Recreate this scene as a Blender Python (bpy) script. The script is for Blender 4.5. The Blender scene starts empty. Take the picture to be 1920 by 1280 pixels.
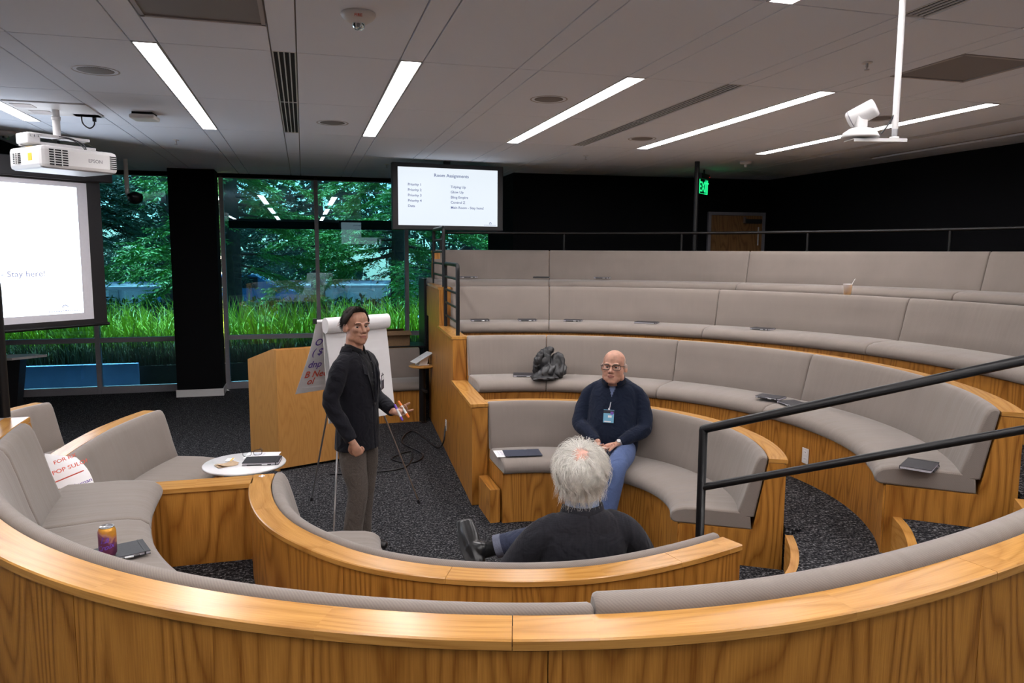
import bpy, bmesh, math, random
import numpy as np
from mathutils import Vector, Matrix, Quaternion
from math import sin, cos, pi, radians, atan2, hypot, sqrt
random.seed(7)
S = bpy.context.scene
COL = S.collection
# ------------------------------------------------------------------ camera, world, sun, exposure
EYE = 2.2
YAW, PITCH, ROLL, FPX = 0.269720582, 0.116774989, 0.00507999414, 1409.098
cam_d = bpy.data.cameras.new('camera'); cam = bpy.data.objects.new('camera', cam_d); COL.objects.link(cam)
S.camera = cam
_f = Vector((sin(YAW)*cos(PITCH), cos(YAW)*cos(PITCH), -sin(PITCH)))
_r0 = Vector((cos(YAW), -sin(YAW), 0)); _u0 = _r0.cross(_f)
_r = _r0*cos(ROLL) + _u0*sin(ROLL); _u = _u0*cos(ROLL) - _r0*sin(ROLL)
_m = Matrix((_r, _u, -_f)).transposed().to_4x4(); _m.translation = Vector((0, 0, EYE))
cam.matrix_world = _m
cam_d.sensor_width = 36; cam_d.lens = FPX*36/1920; cam_d.clip_start = .05; cam_d.clip_end = 300

w = bpy.data.worlds.new('sky'); S.world = w; w.use_nodes = True
nt = w.node_tree; bg = nt.nodes['Background']
sky = nt.nodes.new('ShaderNodeTexSky'); sky.sky_type = 'NISHITA'; sky.sun_disc = False
sky.sun_elevation = radians(65); sky.sun_rotation = radians(-25)
nt.links.new(sky.outputs[0], bg.inputs[0]); bg.inputs[1].default_value = 1.15
sl = bpy.data.lights.new('sun', 'SUN'); sl.energy = 32; sl.angle = radians(.6); sl.color = (1, .95, .86)
so = bpy.data.objects.new('sun', sl); COL.objects.link(so)
so.rotation_euler = (radians(-25), radians(0), radians(28))
S.view_settings.view_transform = 'Standard'; S.view_settings.look = 'None'
S.view_settings.exposure = 0.0; S.view_settings.gamma = 1; S.view_settings.use_curve_mapping = False
LIGHT_E = 33.0
# ------------------------------------------------------------------ helpers: materials
def newmat(name):
    m = bpy.data.materials.new(name); m.use_nodes = True
    return m, m.node_tree, m.node_tree.nodes['Principled BSDF']
def N(nt, typ, **kw):
    n = nt.nodes.new(typ)
    for k, v in kw.items():
        if k[0] == '_': n.inputs[k[1:].replace('_', ' ')].default_value = v
        elif k.startswith('i') and k[1:].isdigit(): n.inputs[int(k[1:])].default_value = v
        else: setattr(n, k, v)
    return n
def ramp(nt, stops):
    r = nt.nodes.new('ShaderNodeValToRGB'); e = r.color_ramp.elements
    while len(e) > 1: e.remove(e[-1])
    e[0].position = stops[0][0]; e[0].color = (*stops[0][1], 1)
    for p, c in stops[1:]:
        q = e.new(p); q.color = (*c, 1)
    return r
def plain(name, col, rough=.5, metal=0, spec=.5, noise=0, bump=0, scale=40, coat=0, emit=None, es=1, trans=0):
    m, nt, b = newmat(name)
    b.inputs['Base Color'].default_value = (*col, 1); b.inputs['Roughness'].default_value = rough
    b.inputs['Metallic'].default_value = metal; b.inputs['Specular IOR Level'].default_value = spec
    b.inputs['Coat Weight'].default_value = coat
    if trans: b.inputs['Transmission Weight'].default_value = trans
    if emit: b.inputs['Emission Color'].default_value = (*emit, 1); b.inputs['Emission Strength'].default_value = es
    tc = N(nt, 'ShaderNodeTexCoord'); nz = N(nt, 'ShaderNodeTexNoise', _Scale=scale, _Detail=4)
    nt.links.new(tc.outputs['Object'], nz.inputs['Vector'])
    if noise:
        r = ramp(nt, [(.3, tuple(c*(1-noise) for c in col)), (.7, tuple(min(1, c*(1+noise)) for c in col))])
        nt.links.new(nz.outputs[0], r.inputs[0]); nt.links.new(r.outputs[0], b.inputs['Base Color'])
    if bump:
        bp = N(nt, 'ShaderNodeBump', _Strength=bump, _Distance=.002)
        nt.links.new(nz.outputs[0], bp.inputs['Height']); nt.links.new(bp.outputs[0], b.inputs['Normal'])
    return m
def wood(name, light, dark, rough=.35, along='v', scale=1.0, contrast=1.0, gloss=.45):
    m, nt, b = newmat(name); L = nt.links.new
    uv = N(nt, 'ShaderNodeUVMap'); sp = N(nt, 'ShaderNodeSeparateXYZ'); L(uv.outputs[0], sp.inputs[0])
    U, V = (sp.outputs[0], sp.outputs[1]) if along == 'v' else (sp.outputs[1], sp.outputs[0])
    # veneer leaves: every .62 m another piece of figure
    dv = N(nt, 'ShaderNodeMath', operation='DIVIDE', i1=.62); L(U if along == 'v' else V, dv.inputs[0])
    fl = N(nt, 'ShaderNodeMath', operation='FLOOR'); L(dv.outputs[0], fl.inputs[0])
    ml = N(nt, 'ShaderNodeMath', operation='MULTIPLY', i1=3.71); L(fl.outputs[0], ml.inputs[0])
    us = N(nt, 'ShaderNodeMath', operation='MULTIPLY', i1=3.6*scale); L(U, us.inputs[0])
    vs = N(nt, 'ShaderNodeMath', operation='MULTIPLY', i1=.5*scale); L(V, vs.inputs[0])
    cb = N(nt, 'ShaderNodeCombineXYZ'); L(us.outputs[0], cb.inputs[0]); L(vs.outputs[0], cb.inputs[1]); L(ml.outputs[0], cb.inputs[2])
    nz = N(nt, 'ShaderNodeTexNoise', _Scale=1.0, _Detail=1.2, _Roughness=.4); L(cb.outputs[0], nz.inputs['Vector'])
    mu = N(nt, 'ShaderNodeMath', operation='MULTIPLY', i1=38.0); L(nz.outputs[0], mu.inputs[0])
    pp = N(nt, 'ShaderNodeMath', operation='PINGPONG', i1=1.0); L(mu.outputs[0], pp.inputs[0])
    pw = N(nt, 'ShaderNodeMath', operation='POWER', i1=2.0); L(pp.outputs[0], pw.inputs[0])
    # pores: long thin streaks
    uf = N(nt, 'ShaderNodeMath', operation='MULTIPLY', i1=230); L(U, uf.inputs[0])
    vf = N(nt, 'ShaderNodeMath', operation='MULTIPLY', i1=7); L(V, vf.inputs[0])
    cf = N(nt, 'ShaderNodeCombineXYZ'); L(uf.outputs[0], cf.inputs[0]); L(vf.outputs[0], cf.inputs[1])
    nf = N(nt, 'ShaderNodeTexNoise', _Scale=1.0, _Detail=2); L(cf.outputs[0], nf.inputs['Vector'])
    # broad tone
    ub = N(nt, 'ShaderNodeMath', operation='MULTIPLY', i1=14); L(U, ub.inputs[0])
    vb = N(nt, 'ShaderNodeMath', operation='MULTIPLY', i1=.6); L(V, vb.inputs[0])
    cbb = N(nt, 'ShaderNodeCombineXYZ'); L(ub.outputs[0], cbb.inputs[0]); L(vb.outputs[0], cbb.inputs[1]); L(ml.outputs[0], cbb.inputs[2])
    nb = N(nt, 'ShaderNodeTexNoise', _Scale=1.0, _Detail=2); L(cbb.outputs[0], nb.inputs['Vector'])
    a1 = N(nt, 'ShaderNodeMath', operation='MULTIPLY', i1=.56*contrast); L(pw.outputs[0], a1.inputs[0])
    a2 = N(nt, 'ShaderNodeMath', operation='MULTIPLY_ADD', i1=.75, i2=-.20); L(nf.outputs[0], a2.inputs[0])
    a3 = N(nt, 'ShaderNodeMath', operation='MULTIPLY_ADD', i1=.3, i2=-.06); L(nb.outputs[0], a3.inputs[0])
    s1 = N(nt, 'ShaderNodeMath', operation='ADD'); L(a1.outputs[0], s1.inputs[0]); L(a2.outputs[0], s1.inputs[1])
    s2 = N(nt, 'ShaderNodeMath', operation='ADD'); L(s1.outputs[0], s2.inputs[0]); L(a3.outputs[0], s2.inputs[1])
    r = ramp(nt, [(.1, light), (.9, dark)]); L(s2.outputs[0], r.inputs[0]); L(r.outputs[0], b.inputs['Base Color'])
    b.inputs['Roughness'].default_value = rough; b.inputs['Specular IOR Level'].default_value = gloss
    bp = N(nt, 'ShaderNodeBump', _Strength=.12, _Distance=.001); L(nf.outputs[0], bp.inputs['Height']); L(bp.outputs[0], b.inputs['Normal'])
    return m
def fabric(name, col):
    m, nt, b = newmat(name); L = nt.links.new
    uv = N(nt, 'ShaderNodeUVMap')
    mp = N(nt, 'ShaderNodeMapping'); mp.inputs['Scale'].default_value = (1, 1, 1); L(uv.outputs[0], mp.inputs[0])
    wv = N(nt, 'ShaderNodeTexWave', wave_type='BANDS', bands_direction='DIAGONAL', _Scale=62, _Distortion=.6, _Detail=1); wv.inputs['Detail Scale'].default_value = 1.0
    L(mp.outputs[0], wv.inputs['Vector'])
    n1 = N(nt, 'ShaderNodeTexNoise', _Scale=420, _Detail=2); L(uv.outputs[0], n1.inputs['Vector'])
    n2 = N(nt, 'ShaderNodeTexNoise', _Scale=3.2, _Detail=3); L(uv.outputs[0], n2.inputs['Vector'])
    mx = N(nt, 'ShaderNodeMath', operation='MULTIPLY_ADD', i1=.28, i2=.08); L(wv.outputs[1], mx.inputs[0])
    ad = N(nt, 'ShaderNodeMath', operation='MULTIPLY_ADD', i1=.6); L(n1.outputs[0], ad.inputs[0]); L(mx.outputs[0], ad.inputs[2])
    ad2 = N(nt, 'ShaderNodeMath', operation='MULTIPLY_ADD', i1=.45); L(n2.outputs[0], ad2.inputs[0]); L(ad.outputs[0], ad2.inputs[2])
    r = ramp(nt, [(.25, tuple(c*.78 for c in col)), (1.1 if 0 else 1, tuple(c*1.18 for c in col))]); L(ad2.outputs[0], r.inputs[0])
    L(r.outputs[0], b.inputs['Base Color']); b.inputs['Roughness'].default_value = .95; b.inputs['Specular IOR Level'].default_value = .2
    b.inputs['Sheen Weight'].default_value = .25
    # soft vertical creases of the stretched cover and the weave
    mp2 = N(nt, 'ShaderNodeMapping'); mp2.inputs['Scale'].default_value = (9, 1.3, 1); L(uv.outputs[0], mp2.inputs[0])
    n3 = N(nt, 'ShaderNodeTexNoise', _Scale=1.0, _Detail=2); L(mp2.outputs[0], n3.inputs['Vector'])
    bp1 = N(nt, 'ShaderNodeBump', _Strength=.22, _Distance=.03); L(n3.outputs[0], bp1.inputs['Height'])
    bp2 = N(nt, 'ShaderNodeBump', _Strength=.22, _Distance=.0015); L(ad.outputs[0], bp2.inputs['Height']); L(bp1.outputs[0], bp2.inputs['Normal'])
    L(bp2.outputs[0], b.inputs['Normal'])
    return m
def carpet(name):
    m, nt, b = newmat(name); L = nt.links.new
    tc = N(nt, 'ShaderNodeTexCoord')
    n1 = N(nt, 'ShaderNodeTexNoise', _Scale=62, _Detail=4, _Roughness=.75); L(tc.outputs['Object'], n1.inputs['Vector'])
    mp = N(nt, 'ShaderNodeMapping'); mp.inputs['Scale'].default_value = (14, 60, 14); L(tc.outputs['Object'], mp.inputs[0])
    n2 = N(nt, 'ShaderNodeTexNoise', _Scale=1, _Detail=4, _Roughness=.7); L(mp.outputs[0], n2.inputs['Vector'])
    ad = N(nt, 'ShaderNodeMath', operation='MULTIPLY_ADD', i1=.35); L(n2.outputs[0], ad.inputs[0])
    sc = N(nt, 'ShaderNodeMath', operation='MULTIPLY', i1=.8); L(n1.outputs[0], sc.inputs[0]); L(sc.outputs[0], ad.inputs[2])
    r = ramp(nt, [(.49, (.005, .005, .007)), (.57, (.018, .018, .021)), (.64, (.085, .085, .09)), (.72, (.28, .28, .29))]); L(ad.outputs[0], r.inputs[0])
    L(r.outputs[0], b.inputs['Base Color']); b.inputs['Roughness'].default_value = 1; b.inputs['Specular IOR Level'].default_value = .1
    bp = N(nt, 'ShaderNodeBump', _Strength=.8, _Distance=.006); L(n1.outputs[0], bp.inputs['Height']); L(bp.outputs[0], b.inputs['Normal'])
    return m
def glassmat(name, tint, refl=1.0):
    m = bpy.data.materials.new(name); m.use_nodes = True; nt = m.node_tree; nt.nodes.clear(); L = nt.links.new
    o = N(nt, 'ShaderNodeOutputMaterial'); t = N(nt, 'ShaderNodeBsdfTransparent'); t.inputs[0].default_value = (*tint, 1)
    g = N(nt, 'ShaderNodeBsdfGlossy'); g.inputs['Color'].default_value = (.75, .95, 1, 1); g.inputs['Roughness'].default_value = .0
    f = N(nt, 'ShaderNodeFresnel', _IOR=1.9); mx = N(nt, 'ShaderNodeMixShader')
    ma = N(nt, 'ShaderNodeMath', operation='MULTIPLY', i1=refl); L(f.outputs[0], ma.inputs[0]); L(ma.outputs[0], mx.inputs[0])
    L(t.outputs[0], mx.inputs[1]); L(g.outputs[0], mx.inputs[2]); L(mx.outputs[0], o.inputs[0])
    return m
M = {}
M['panel'] = wood('oak veneer upright grain', (.54, .245, .046), (.24, .085, .009), .38, 'v')
M['cap'] = wood('oak rim long grain', (.60, .305, .078), (.37, .16, .030), .26, 'u', 1.0, .7, .55)
M['podium'] = wood('fine beech veneer', (.52, .26, .075), (.36, .16, .038), .4, 'v', 1.6, .5)
M['door'] = wood('dark door veneer', (.30, .15, .055), (.15, .065, .02), .5, 'v')
M['fabric'] = fabric('taupe woven fabric', (.222, .188, .166))
M['carpet'] = carpet('charcoal flecked carpet')
M['black_wall'] = plain('black painted wall', (.0028, .0028, .0040), .9, spec=.2, noise=.2, bump=.1)
M['tile'] = plain('ceiling tile', (.83, .88, .97), .95, noise=.02, bump=.25, scale=300)
M['grid'] = plain('ceiling grid', (.42, .39, .39), .6)
M['dark'] = plain('dark gap', (.012, .012, .014), .9)
M['white_metal'] = plain('white enamel', (.72, .71, .71), .35, bump=.05)
M['white_plastic'] = plain('white plastic', (.74, .73, .73), .4, bump=.05)
M['black_metal'] = plain('black powder coated steel', (.005, .005, .006), .38, spec=.4, bump=.05, scale=200)
M['black_plastic'] = plain('black plastic', (.012, .012, .015), .4, bump=.05)
M['alu'] = plain('anodised aluminium', (.26, .25, .28), .6, metal=.2, noise=.05)
M['steel'] = plain('brushed steel', (.5, .5, .52), .3, metal=1, noise=.05)
M['glass'] = glassmat('tinted window glass', (.29, .52, .59), 1.15)
M['lens'] = plain('lit lamp diffuser', (.9, .9, .9), .5, emit=(1, .955, .95), es=LIGHT_E)
M['slide'] = plain('self-glowing slide', (.02, .02, .02), .5, emit=(.80, .88, 1), es=4.0)  # cloth glows by itself in place of the projector beam
M['slide_tv'] = plain('lit display', (.02, .02, .02), .3, emit=(.84, .92, 1), es=.97)
M['txt'] = plain('slide lettering', (.02, .02, .02), .5, emit=(.10, .13, .30), es=1.0)
M['txt_p'] = plain('projected lettering', (.02, .02, .02), .5, emit=(.34, .36, .56), es=1.0)
M['screen_white'] = plain('white screen cloth', (.75, .73, .78), .8, noise=.02)
M['paper'] = plain('white paper', (.80, .79, .80), .8, noise=.02, scale=8)
M['paper_warm'] = plain('kraft paper napkin', (.46, .33, .21), .85, noise=.1, bump=.3)
M['cardboard'] = plain('cardboard', (.28, .17, .09), .85, noise=.1)
M['ink_red'] = plain('red marker ink', (.62, .09, .05), .7)
M['ink_violet'] = plain('violet marker ink', (.10, .05, .30), .7)
M['ink_faint'] = plain('faint bleed of ink', (.66, .55, .55), .8)
M['ink_grey'] = plain('grey print', (.25, .25, .27), .6)
M['ink_black'] = plain('black print', (.02, .02, .03), .6)
M['book'] = plain('black notebook cover', (.018, .018, .024), .5, noise=.15, bump=.15, scale=120)
M['folder'] = plain('dark blue folder', (.030, .038, .065), .5, noise=.1, bump=.1)
M['pages'] = plain('page edges', (.62, .60, .66), .8, noise=.1, scale=200)
M['orange'] = plain('orange plastic', (.85, .20, .03), .4, noise=.03)
M['purple'] = plain('violet plastic', (.16, .06, .42), .4, noise=.03)
M['yellow'] = plain('yellow label', (.80, .52, .05), .5, noise=.03)
M['white_top'] = plain('white table top', (.80, .79, .80), .25, noise=.01)
M['green'] = plain('lit green sign', (.0, .1, .02), .5, emit=(.02, .85, .25), es=1.3)
M['red_led'] = plain('red indicator', (.3, 0, 0), .5, emit=(.9, .02, .02), es=1)
M['clear'] = glassmat('clear plastic', (.93, .95, .97), .9)
# ------------------------------------------------------------------ helpers: geometry
class MB:
    """collects geometry for ONE mesh object, with uv per corner"""
    def __init__(s): s.v = []; s.f = []; s.uv = []; s.mi = []; s.sm = []
    def add(s, vs, fs, uvs=None, mi=0, smooth=False):
        o = len(s.v); s.v += [tuple(p) for p in vs]
        for k, f in enumerate(fs):
            s.f.append([i+o for i in f]); s.mi.append(mi); s.sm.append(smooth)
            s.uv.append(uvs[k] if uvs else None)
        return s
    def build(s, name, mats, parent=None, loc=None, **tags):
        me = bpy.data.meshes.new(name); me.from_pydata(s.v, [], s.f)
        uvl = me.uv_layers.new(name='UVMap'); k = 0; dat = []
        for f, u in zip(s.f, s.uv):
            if u is None:
                a = Vector(s.v[f[0]]); b = Vector(s.v[f[1]]); c = Vector(s.v[f[2]]); n = (b-a).cross(c-b)
                ax = max(range(3), key=lambda i: abs(n[i]))
                for i in f:
                    p = s.v[i]; dat += [(p[1], p[2]), (p[0], p[2]), (p[0], p[1])][ax]
            else:
                for q in u: dat += q
        uvl.data.foreach_set('uv', dat)
        for m in (mats if isinstance(mats, (list, tuple)) else [mats]): me.materials.append(m)
        me.polygons.foreach_set('material_index', s.mi); me.polygons.foreach_set('use_smooth', s.sm); me.update()
        return link(name, me, parent, loc, **tags)
def link(name, me, parent=None, loc=None, **tags):
    o = bpy.data.objects.new(name, me); COL.objects.link(o)
    if parent is not None: o.parent = parent
    if loc is not None: o.location = loc
    for k, v in tags.items(): o[k] = v
    return o
def empty(name, label, category, loc=(0, 0, 0), rz=0, group=None):
    o = bpy.data.objects.new(name, None); COL.objects.link(o); o.location = loc; o.rotation_euler = (0, 0, rz)
    o.empty_display_size = .05; o['label'] = label; o['category'] = category
    if group: o['group'] = group
    return o
def tag(o, label, category, group=None):
    o['label'] = label; o['category'] = category
    if group: o['group'] = group
    return o
BOXF = [(0, 3, 2, 1), (4, 5, 6, 7), (0, 1, 5, 4), (1, 2, 6, 5), (2, 3, 7, 6), (3, 0, 4, 7)]
def box(mb, c, s, mi=0, mat=None, bev=0):
    x, y, z = (k/2 for k in s)
    if bev:
        b = min(bev, x*.9, y*.9, z*.9); vs = []; 
        bm = bmesh.new(); bmesh.ops.create_cube(bm, size=1)
        for v in bm.verts: v.co = Vector((v.co.x*s[0], v.co.y*s[1], v.co.z*s[2]))
        bmesh.ops.bevel(bm, geom=bm.edges[:], offset=b, segments=2, affect='EDGES', profile=.5)
        vs = [v.co.copy() for v in bm.verts]; fs = [[v.index for v in f.verts] for f in bm.faces]; bm.free()
    else:
        vs = [Vector(p) for p in ((-x, -y, -z), (x, -y, -z), (x, y, -z), (-x, y, -z), (-x, -y, z), (x, -y, z), (x, y, z), (-x, y, z))]; fs = BOXF
    t = Matrix.Translation(c) @ mat.to_4x4() if mat is not None else Matrix.Translation(c)
    mb.add([t @ v for v in vs], fs, None, mi); return mb
def rbox(name, c, s, m, parent=None, bev=.003, mat=None, **t):
    return box(MB(), c, s, 0, mat, bev).build(name, m, parent, **t)
def frame_of(d, up=Vector((0, 0, 1))):
    d = d.normalized()
    a = up.cross(d)
    if a.length < 1e-4: a = Vector((1, 0, 0)).cross(d)
    a.normalize(); b = d.cross(a); return a, b
def tube(mb, pts, r, seg=10, mi=0, caps=True, closed=False):
    """round tube along points, r number or list"""
    P = [Vector(p) for p in pts]; n = len(P); rs = r if isinstance(r, (list, tuple)) else [r]*n
    vs = []; a = None
    for i, p in enumerate(P):
        t = ((P[(i+1) % n]-P[i-1]) if closed else (P[min(i+1, n-1)]-P[max(i-1, 0)]))
        t.normalize()
        if a is None: a, b = frame_of(t)
        else:
            a = (a - t*a.dot(t)); a.normalize(); b = t.cross(a)
        for k in range(seg):
            q = 2*pi*k/seg; vs.append(p + (a*cos(q)+b*sin(q))*rs[i])
    fs = []
    for i in range(n if closed else n-1):
        for k in range(seg):
            j = (i+1) % n
            fs.append((i*seg+k, i*seg+(k+1) % seg, j*seg+(k+1) % seg, j*seg+k))
    mb.add(vs, fs, None, mi, True)
    if caps and not closed:
        mb.add([v for v in vs[:seg]], [tuple(range(seg))[::-1]], None, mi); mb.add([v for v in vs[-seg:]], [tuple(range(seg))], None, mi)
    return mb
def bendpts(pts, r=.04, k=5):
    """round the corners of a polyline"""
    P = [Vector(p) for p in pts]; out = [P[0]]
    for i in range(1, len(P)-1):
        a = (P[i-1]-P[i]); b = (P[i+1]-P[i]); q = min(r, a.length*.45, b.length*.45)
        A = P[i]+a.normalized()*q; B = P[i]+b.normalized()*q
        for j in range(k+1):
            t = j/k; out.append(A*(1-t)**2 + P[i]*2*t*(1-t) + B*t*t)
    out.append(P[-1]); return out
def lathe(mb, prof, seg=32, c=(0, 0, 0), mat=None, mi=0):
    c = Vector(c); vs = []; n = len(prof)
    for k in range(seg):
        q = 2*pi*k/seg
        for r, z in prof:
            v = Vector((r*cos(q), r*sin(q), z)); v = (mat @ v if mat is not None else v) + c; vs.append(v)
    fs = []
    for k in range(seg):
        j = (k+1) % seg
        for i in range(n-1): fs.append((k*n+i, j*n+i, j*n+i+1, k*n+i+1))
    mb.add(vs, fs, None, mi, True); return mb
def prism(mb, pts, z0, z1, mi=0):
    n = len(pts); A = sum(pts[i][0]*pts[(i+1) % n][1]-pts[(i+1) % n][0]*pts[i][1] for i in range(n))
    if A < 0: pts = pts[::-1]
    vs = [(x, y, z0) for x, y in pts]+[(x, y, z1) for x, y in pts]
    fs = [tuple(range(n))[::-1], tuple(range(n, 2*n))]; uv = [[(vs[i][0], vs[i][1]) for i in f] for f in fs]; s = 0
    for i in range(n):
        j = (i+1) % n; d = hypot(pts[j][0]-pts[i][0], pts[j][1]-pts[i][1])
        fs.append((i, j, j+n, i+n)); uv.append([(s, z0), (s+d, z0), (s+d, z1), (s, z1)]); s += d
    mb.add(vs, fs, uv, mi); return mb
def catmull(P, step=.03):
    P = [Vector((*p, 0)) if len(p) == 2 else Vector(p) for p in P]; P = [P[0]*2-P[1]]+P+[P[-1]*2-P[-2]]; out = []
    for i in range(1, len(P)-2):
        n = max(2, int((P[i+1]-P[i]).length/step))
        for k in range(n):
            t = k/n; a, b, c, d = P[i-1:i+3]
            out.append(.5*((2*b)+(-a+c)*t+(2*a-5*b+4*c-d)*t*t+(-a+3*b-3*c+d)*t**3))
    out.append(P[-2]); return out
def relax(P, it=40, step=.05):
    P = [Vector((p[0], p[1], 0)) for p in P]; L = [0]
    for a, b in zip(P, P[1:]): L.append(L[-1]+(b-a).length)
    n = int(L[-1]/step); Q = []; j = 0
    for i in range(n+1):
        t = L[-1]*i/n
        while j < len(L)-2 and L[j+1] < t: j += 1
        Q.append(P[j].lerp(P[j+1], (t-L[j])/max(1e-9, L[j+1]-L[j])))
    for _ in range(it): Q = [Q[0]]+[Q[i]*.5+(Q[i-1]+Q[i+1])*.25 for i in range(1, len(Q)-1)]+[Q[-1]]
    return catmull([(q.x, q.y) for q in Q], .02)
class Path:
    """a plan curve; +d is towards the outside of the ring"""
    def __init__(s, pts, out_left):
        s.P = [Vector((p[0], p[1])) for p in pts]; s.L = [0]
        for a, b in zip(s.P, s.P[1:]): s.L.append(s.L[-1]+(b-a).length)
        s.sg = 1 if out_left else -1; s.len = s.L[-1]
    def at(s, t):
        import bisect
        t = max(0, min(s.len, t)); i = min(max(bisect.bisect_right(s.L, t)-1, 0), len(s.P)-2)
        k = (t-s.L[i])/max(1e-9, s.L[i+1]-s.L[i]); p = s.P[i].lerp(s.P[i+1], k)
        def tg(j):
            j = max(0, min(len(s.P)-1, j)); q = s.P[min(j+1, len(s.P)-1)]-s.P[max(j-1, 0)]; return q.normalized()
        d = tg(i).lerp(tg(i+1), k).normalized(); return p, Vector((-d.y, d.x))*s.sg, d
    def near(s, x, y):
        q = Vector((x, y)); return s.L[min(range(len(s.P)), key=lambda i: (s.P[i]-q).length)]
def inset(prof, e):
    n = len(prof); out = []
    A = sum(prof[i][0]*prof[(i+1) % n][1]-prof[(i+1) % n][0]*prof[i][1] for i in range(n)); sg = 1 if A > 0 else -1
    for i in range(n):
        a = Vector(prof[i-1]); b = Vector(prof[i]); c = Vector(prof[(i+1) % n])
        t1 = (b-a).normalized(); t2 = (c-b).normalized(); n1 = Vector((-t1.y, t1.x))*sg; n2 = Vector((-t2.y, t2.x))*sg
        m = (n1+n2); m = m.normalized() if m.length > .1 else n1; out.append(tuple(b+m*e))
    return out
def sweep(path, s0, s1, prof, z0=0, step=.06, pinch=0, smooth=False, mb=None, uvk=0):
    mb = mb or MB(); n = max(2, int((s1-s0)/step)+1); st = [s0+(s1-s0)*i/(n-1) for i in range(n)]; off = [0]*n
    if pinch:
        st = [s0, s0+pinch*.35, s0+pinch*1.2]+[q for q in st if s0+pinch*1.6 < q < s1-pinch*1.6]+[s1-pinch*1.2, s1-pinch*.35, s1]
        off = [pinch, pinch*.35, 0]+[0]*(len(st)-6)+[0, pinch*.35, pinch]; n = len(st)
    m = len(prof); cum = [0]
    for i in range(m): cum.append(cum[-1]+hypot(prof[(i+1) % m][0]-prof[i][0], prof[(i+1) % m][1]-prof[i][1]))
    vs = []
    for q, e in zip(st, off):
        p, nn, d = path.at(q); pr = inset(prof, e) if e else prof
        for a, z in pr: vs.append((p.x+nn.x*a, p.y+nn.y*a, z0+z))
    A = sum(prof[i][0]*prof[(i+1) % m][1]-prof[(i+1) % m][0]*prof[i][1] for i in range(m))
    flip = (A > 0) != (path.sg < 0)
    fs = []; uv = []
    for i in range(n-1):
        for k in range(m):
            j = (k+1) % m; f = [i*m+k, (i+1)*m+k, (i+1)*m+j, i*m+j]; u = [(st[i]+uvk, cum[k]), (st[i+1]+uvk, cum[k]), (st[i+1]+uvk, cum[k+1]), (st[i]+uvk, cum[k+1])]
            if flip: f = f[::-1]; u = u[::-1]
            fs.append(f); uv.append(u)
    mb.add(vs, fs, uv, 0, smooth)
    for i, rev in ((0, False), (n-1, True)):
        f = [i*m+k for k in range(m)]; u = [(prof[k][0]+uvk+.3, prof[k][1]) for k in range(m)]
        if rev != flip: f = f[::-1]; u = u[::-1]
        mb.add([vs[k] for k in f], [list(range(m))], [u], 0, False)
    return mb
def font_mesh(txt, size, align='LEFT', shear=0):
    c = bpy.data.curves.new('t', 'FONT'); c.body = txt; c.size = size; c.align_x = align; c.resolution_u = 3; c.shear = shear; c.offset = .014*size
    o = bpy.data.objects.new('t', c); COL.objects.link(o); dg = bpy.context.evaluated_depsgraph_get(); dg.update()
    me = bpy.data.meshes.new_from_object(o.evaluated_get(dg)); bpy.data.objects.remove(o); bpy.data.curves.remove(c); return me
def text(name, txt, size, m, mw, parent=None, align='LEFT', shear=0, **t):
    me = font_mesh(txt, size, align, shear); me.materials.clear(); me.materials.append(m)
    me.transform(mw); o = link(name, me, parent, **t); return o
def basis(o, x, y):
    x = Vector(x).normalized(); y = Vector(y); y = (y-x*y.dot(x)).normalized(); z = x.cross(y)
    m = Matrix((x, y, z)).transposed().to_4x4(); m.translation = Vector(o); return m
def copytree(o, parent=None, **over):
    c = o.copy(); COL.objects.link(c); c.parent = parent
    for ch in list(o.children): copytree(ch, c)
    for k, v in over.items(): c[k] = v
    return c
def ray_at(px, py, D):
    """a measured image position at depth D (metres along the view axis), worked out once into a world point"""
    d = _r*((px-960)/FPX) - _u*((py-640)/FPX) + _f; return Vector((0, 0, EYE)) + d*D
def ray_z(px, py, z):
    d = _r*((px-960)/FPX) - _u*((py-640)/FPX) + _f; return Vector((0, 0, EYE)) + d*((z-EYE)/d.z)
def ray_y(px, py, y):
    d = _r*((px-960)/FPX) - _u*((py-640)/FPX) + _f; return Vector((0, 0, EYE)) + d*(y/d.y)
CEIL = 3.42
# ================================================================== ROOM
def struct(o): o['kind'] = 'structure'; return o
fl = MB(); box(fl, (0, 3.0, -.05), (17, 20.0, .1)); FLOOR = struct(fl.build('floor', M['carpet']))
slab = MB(); box(slab, (0, 3.0, CEIL+.07), (17, 20.0, .1)); CEILING = struct(slab.build('ceiling', M['grid']))
TX0, TP, TW = 2.197, .785, .15; TY0, TL = 4.99, 1.635
def sx(k): return TX0+TP*(k-2)
G = .004
fix = {}
for k in (-6, -4, -2, 0, 2, 4, 6, 8):
    for j in (0, 1, -2, -3, -5, -6): fix[(k, j)] = 'light'
for k in (-1, 3, 7):
    for j in (0, 1, -2, -3): fix[(k, j)] = 'vent'
tile_me = {}
def tile(x0, x1, y0, y1):
    key = (round(x1-x0, 4), round(y1-y0, 4))
    if key not in tile_me:
        b = MB(); W, D = x1-x0-2*G, y1-y0-2*G; box(b, (0, 0, 0), (W, D, .02), 0, None, .003); o = b.build('ceiling_tile', M['tile']); tile_me[key] = o.data; bpy.data.objects.remove(o)
    o = link('ceiling_tile', tile_me[key], CEILING, ((x0+x1)/2, (y0+y1)/2, CEIL+.01)); return o
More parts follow.
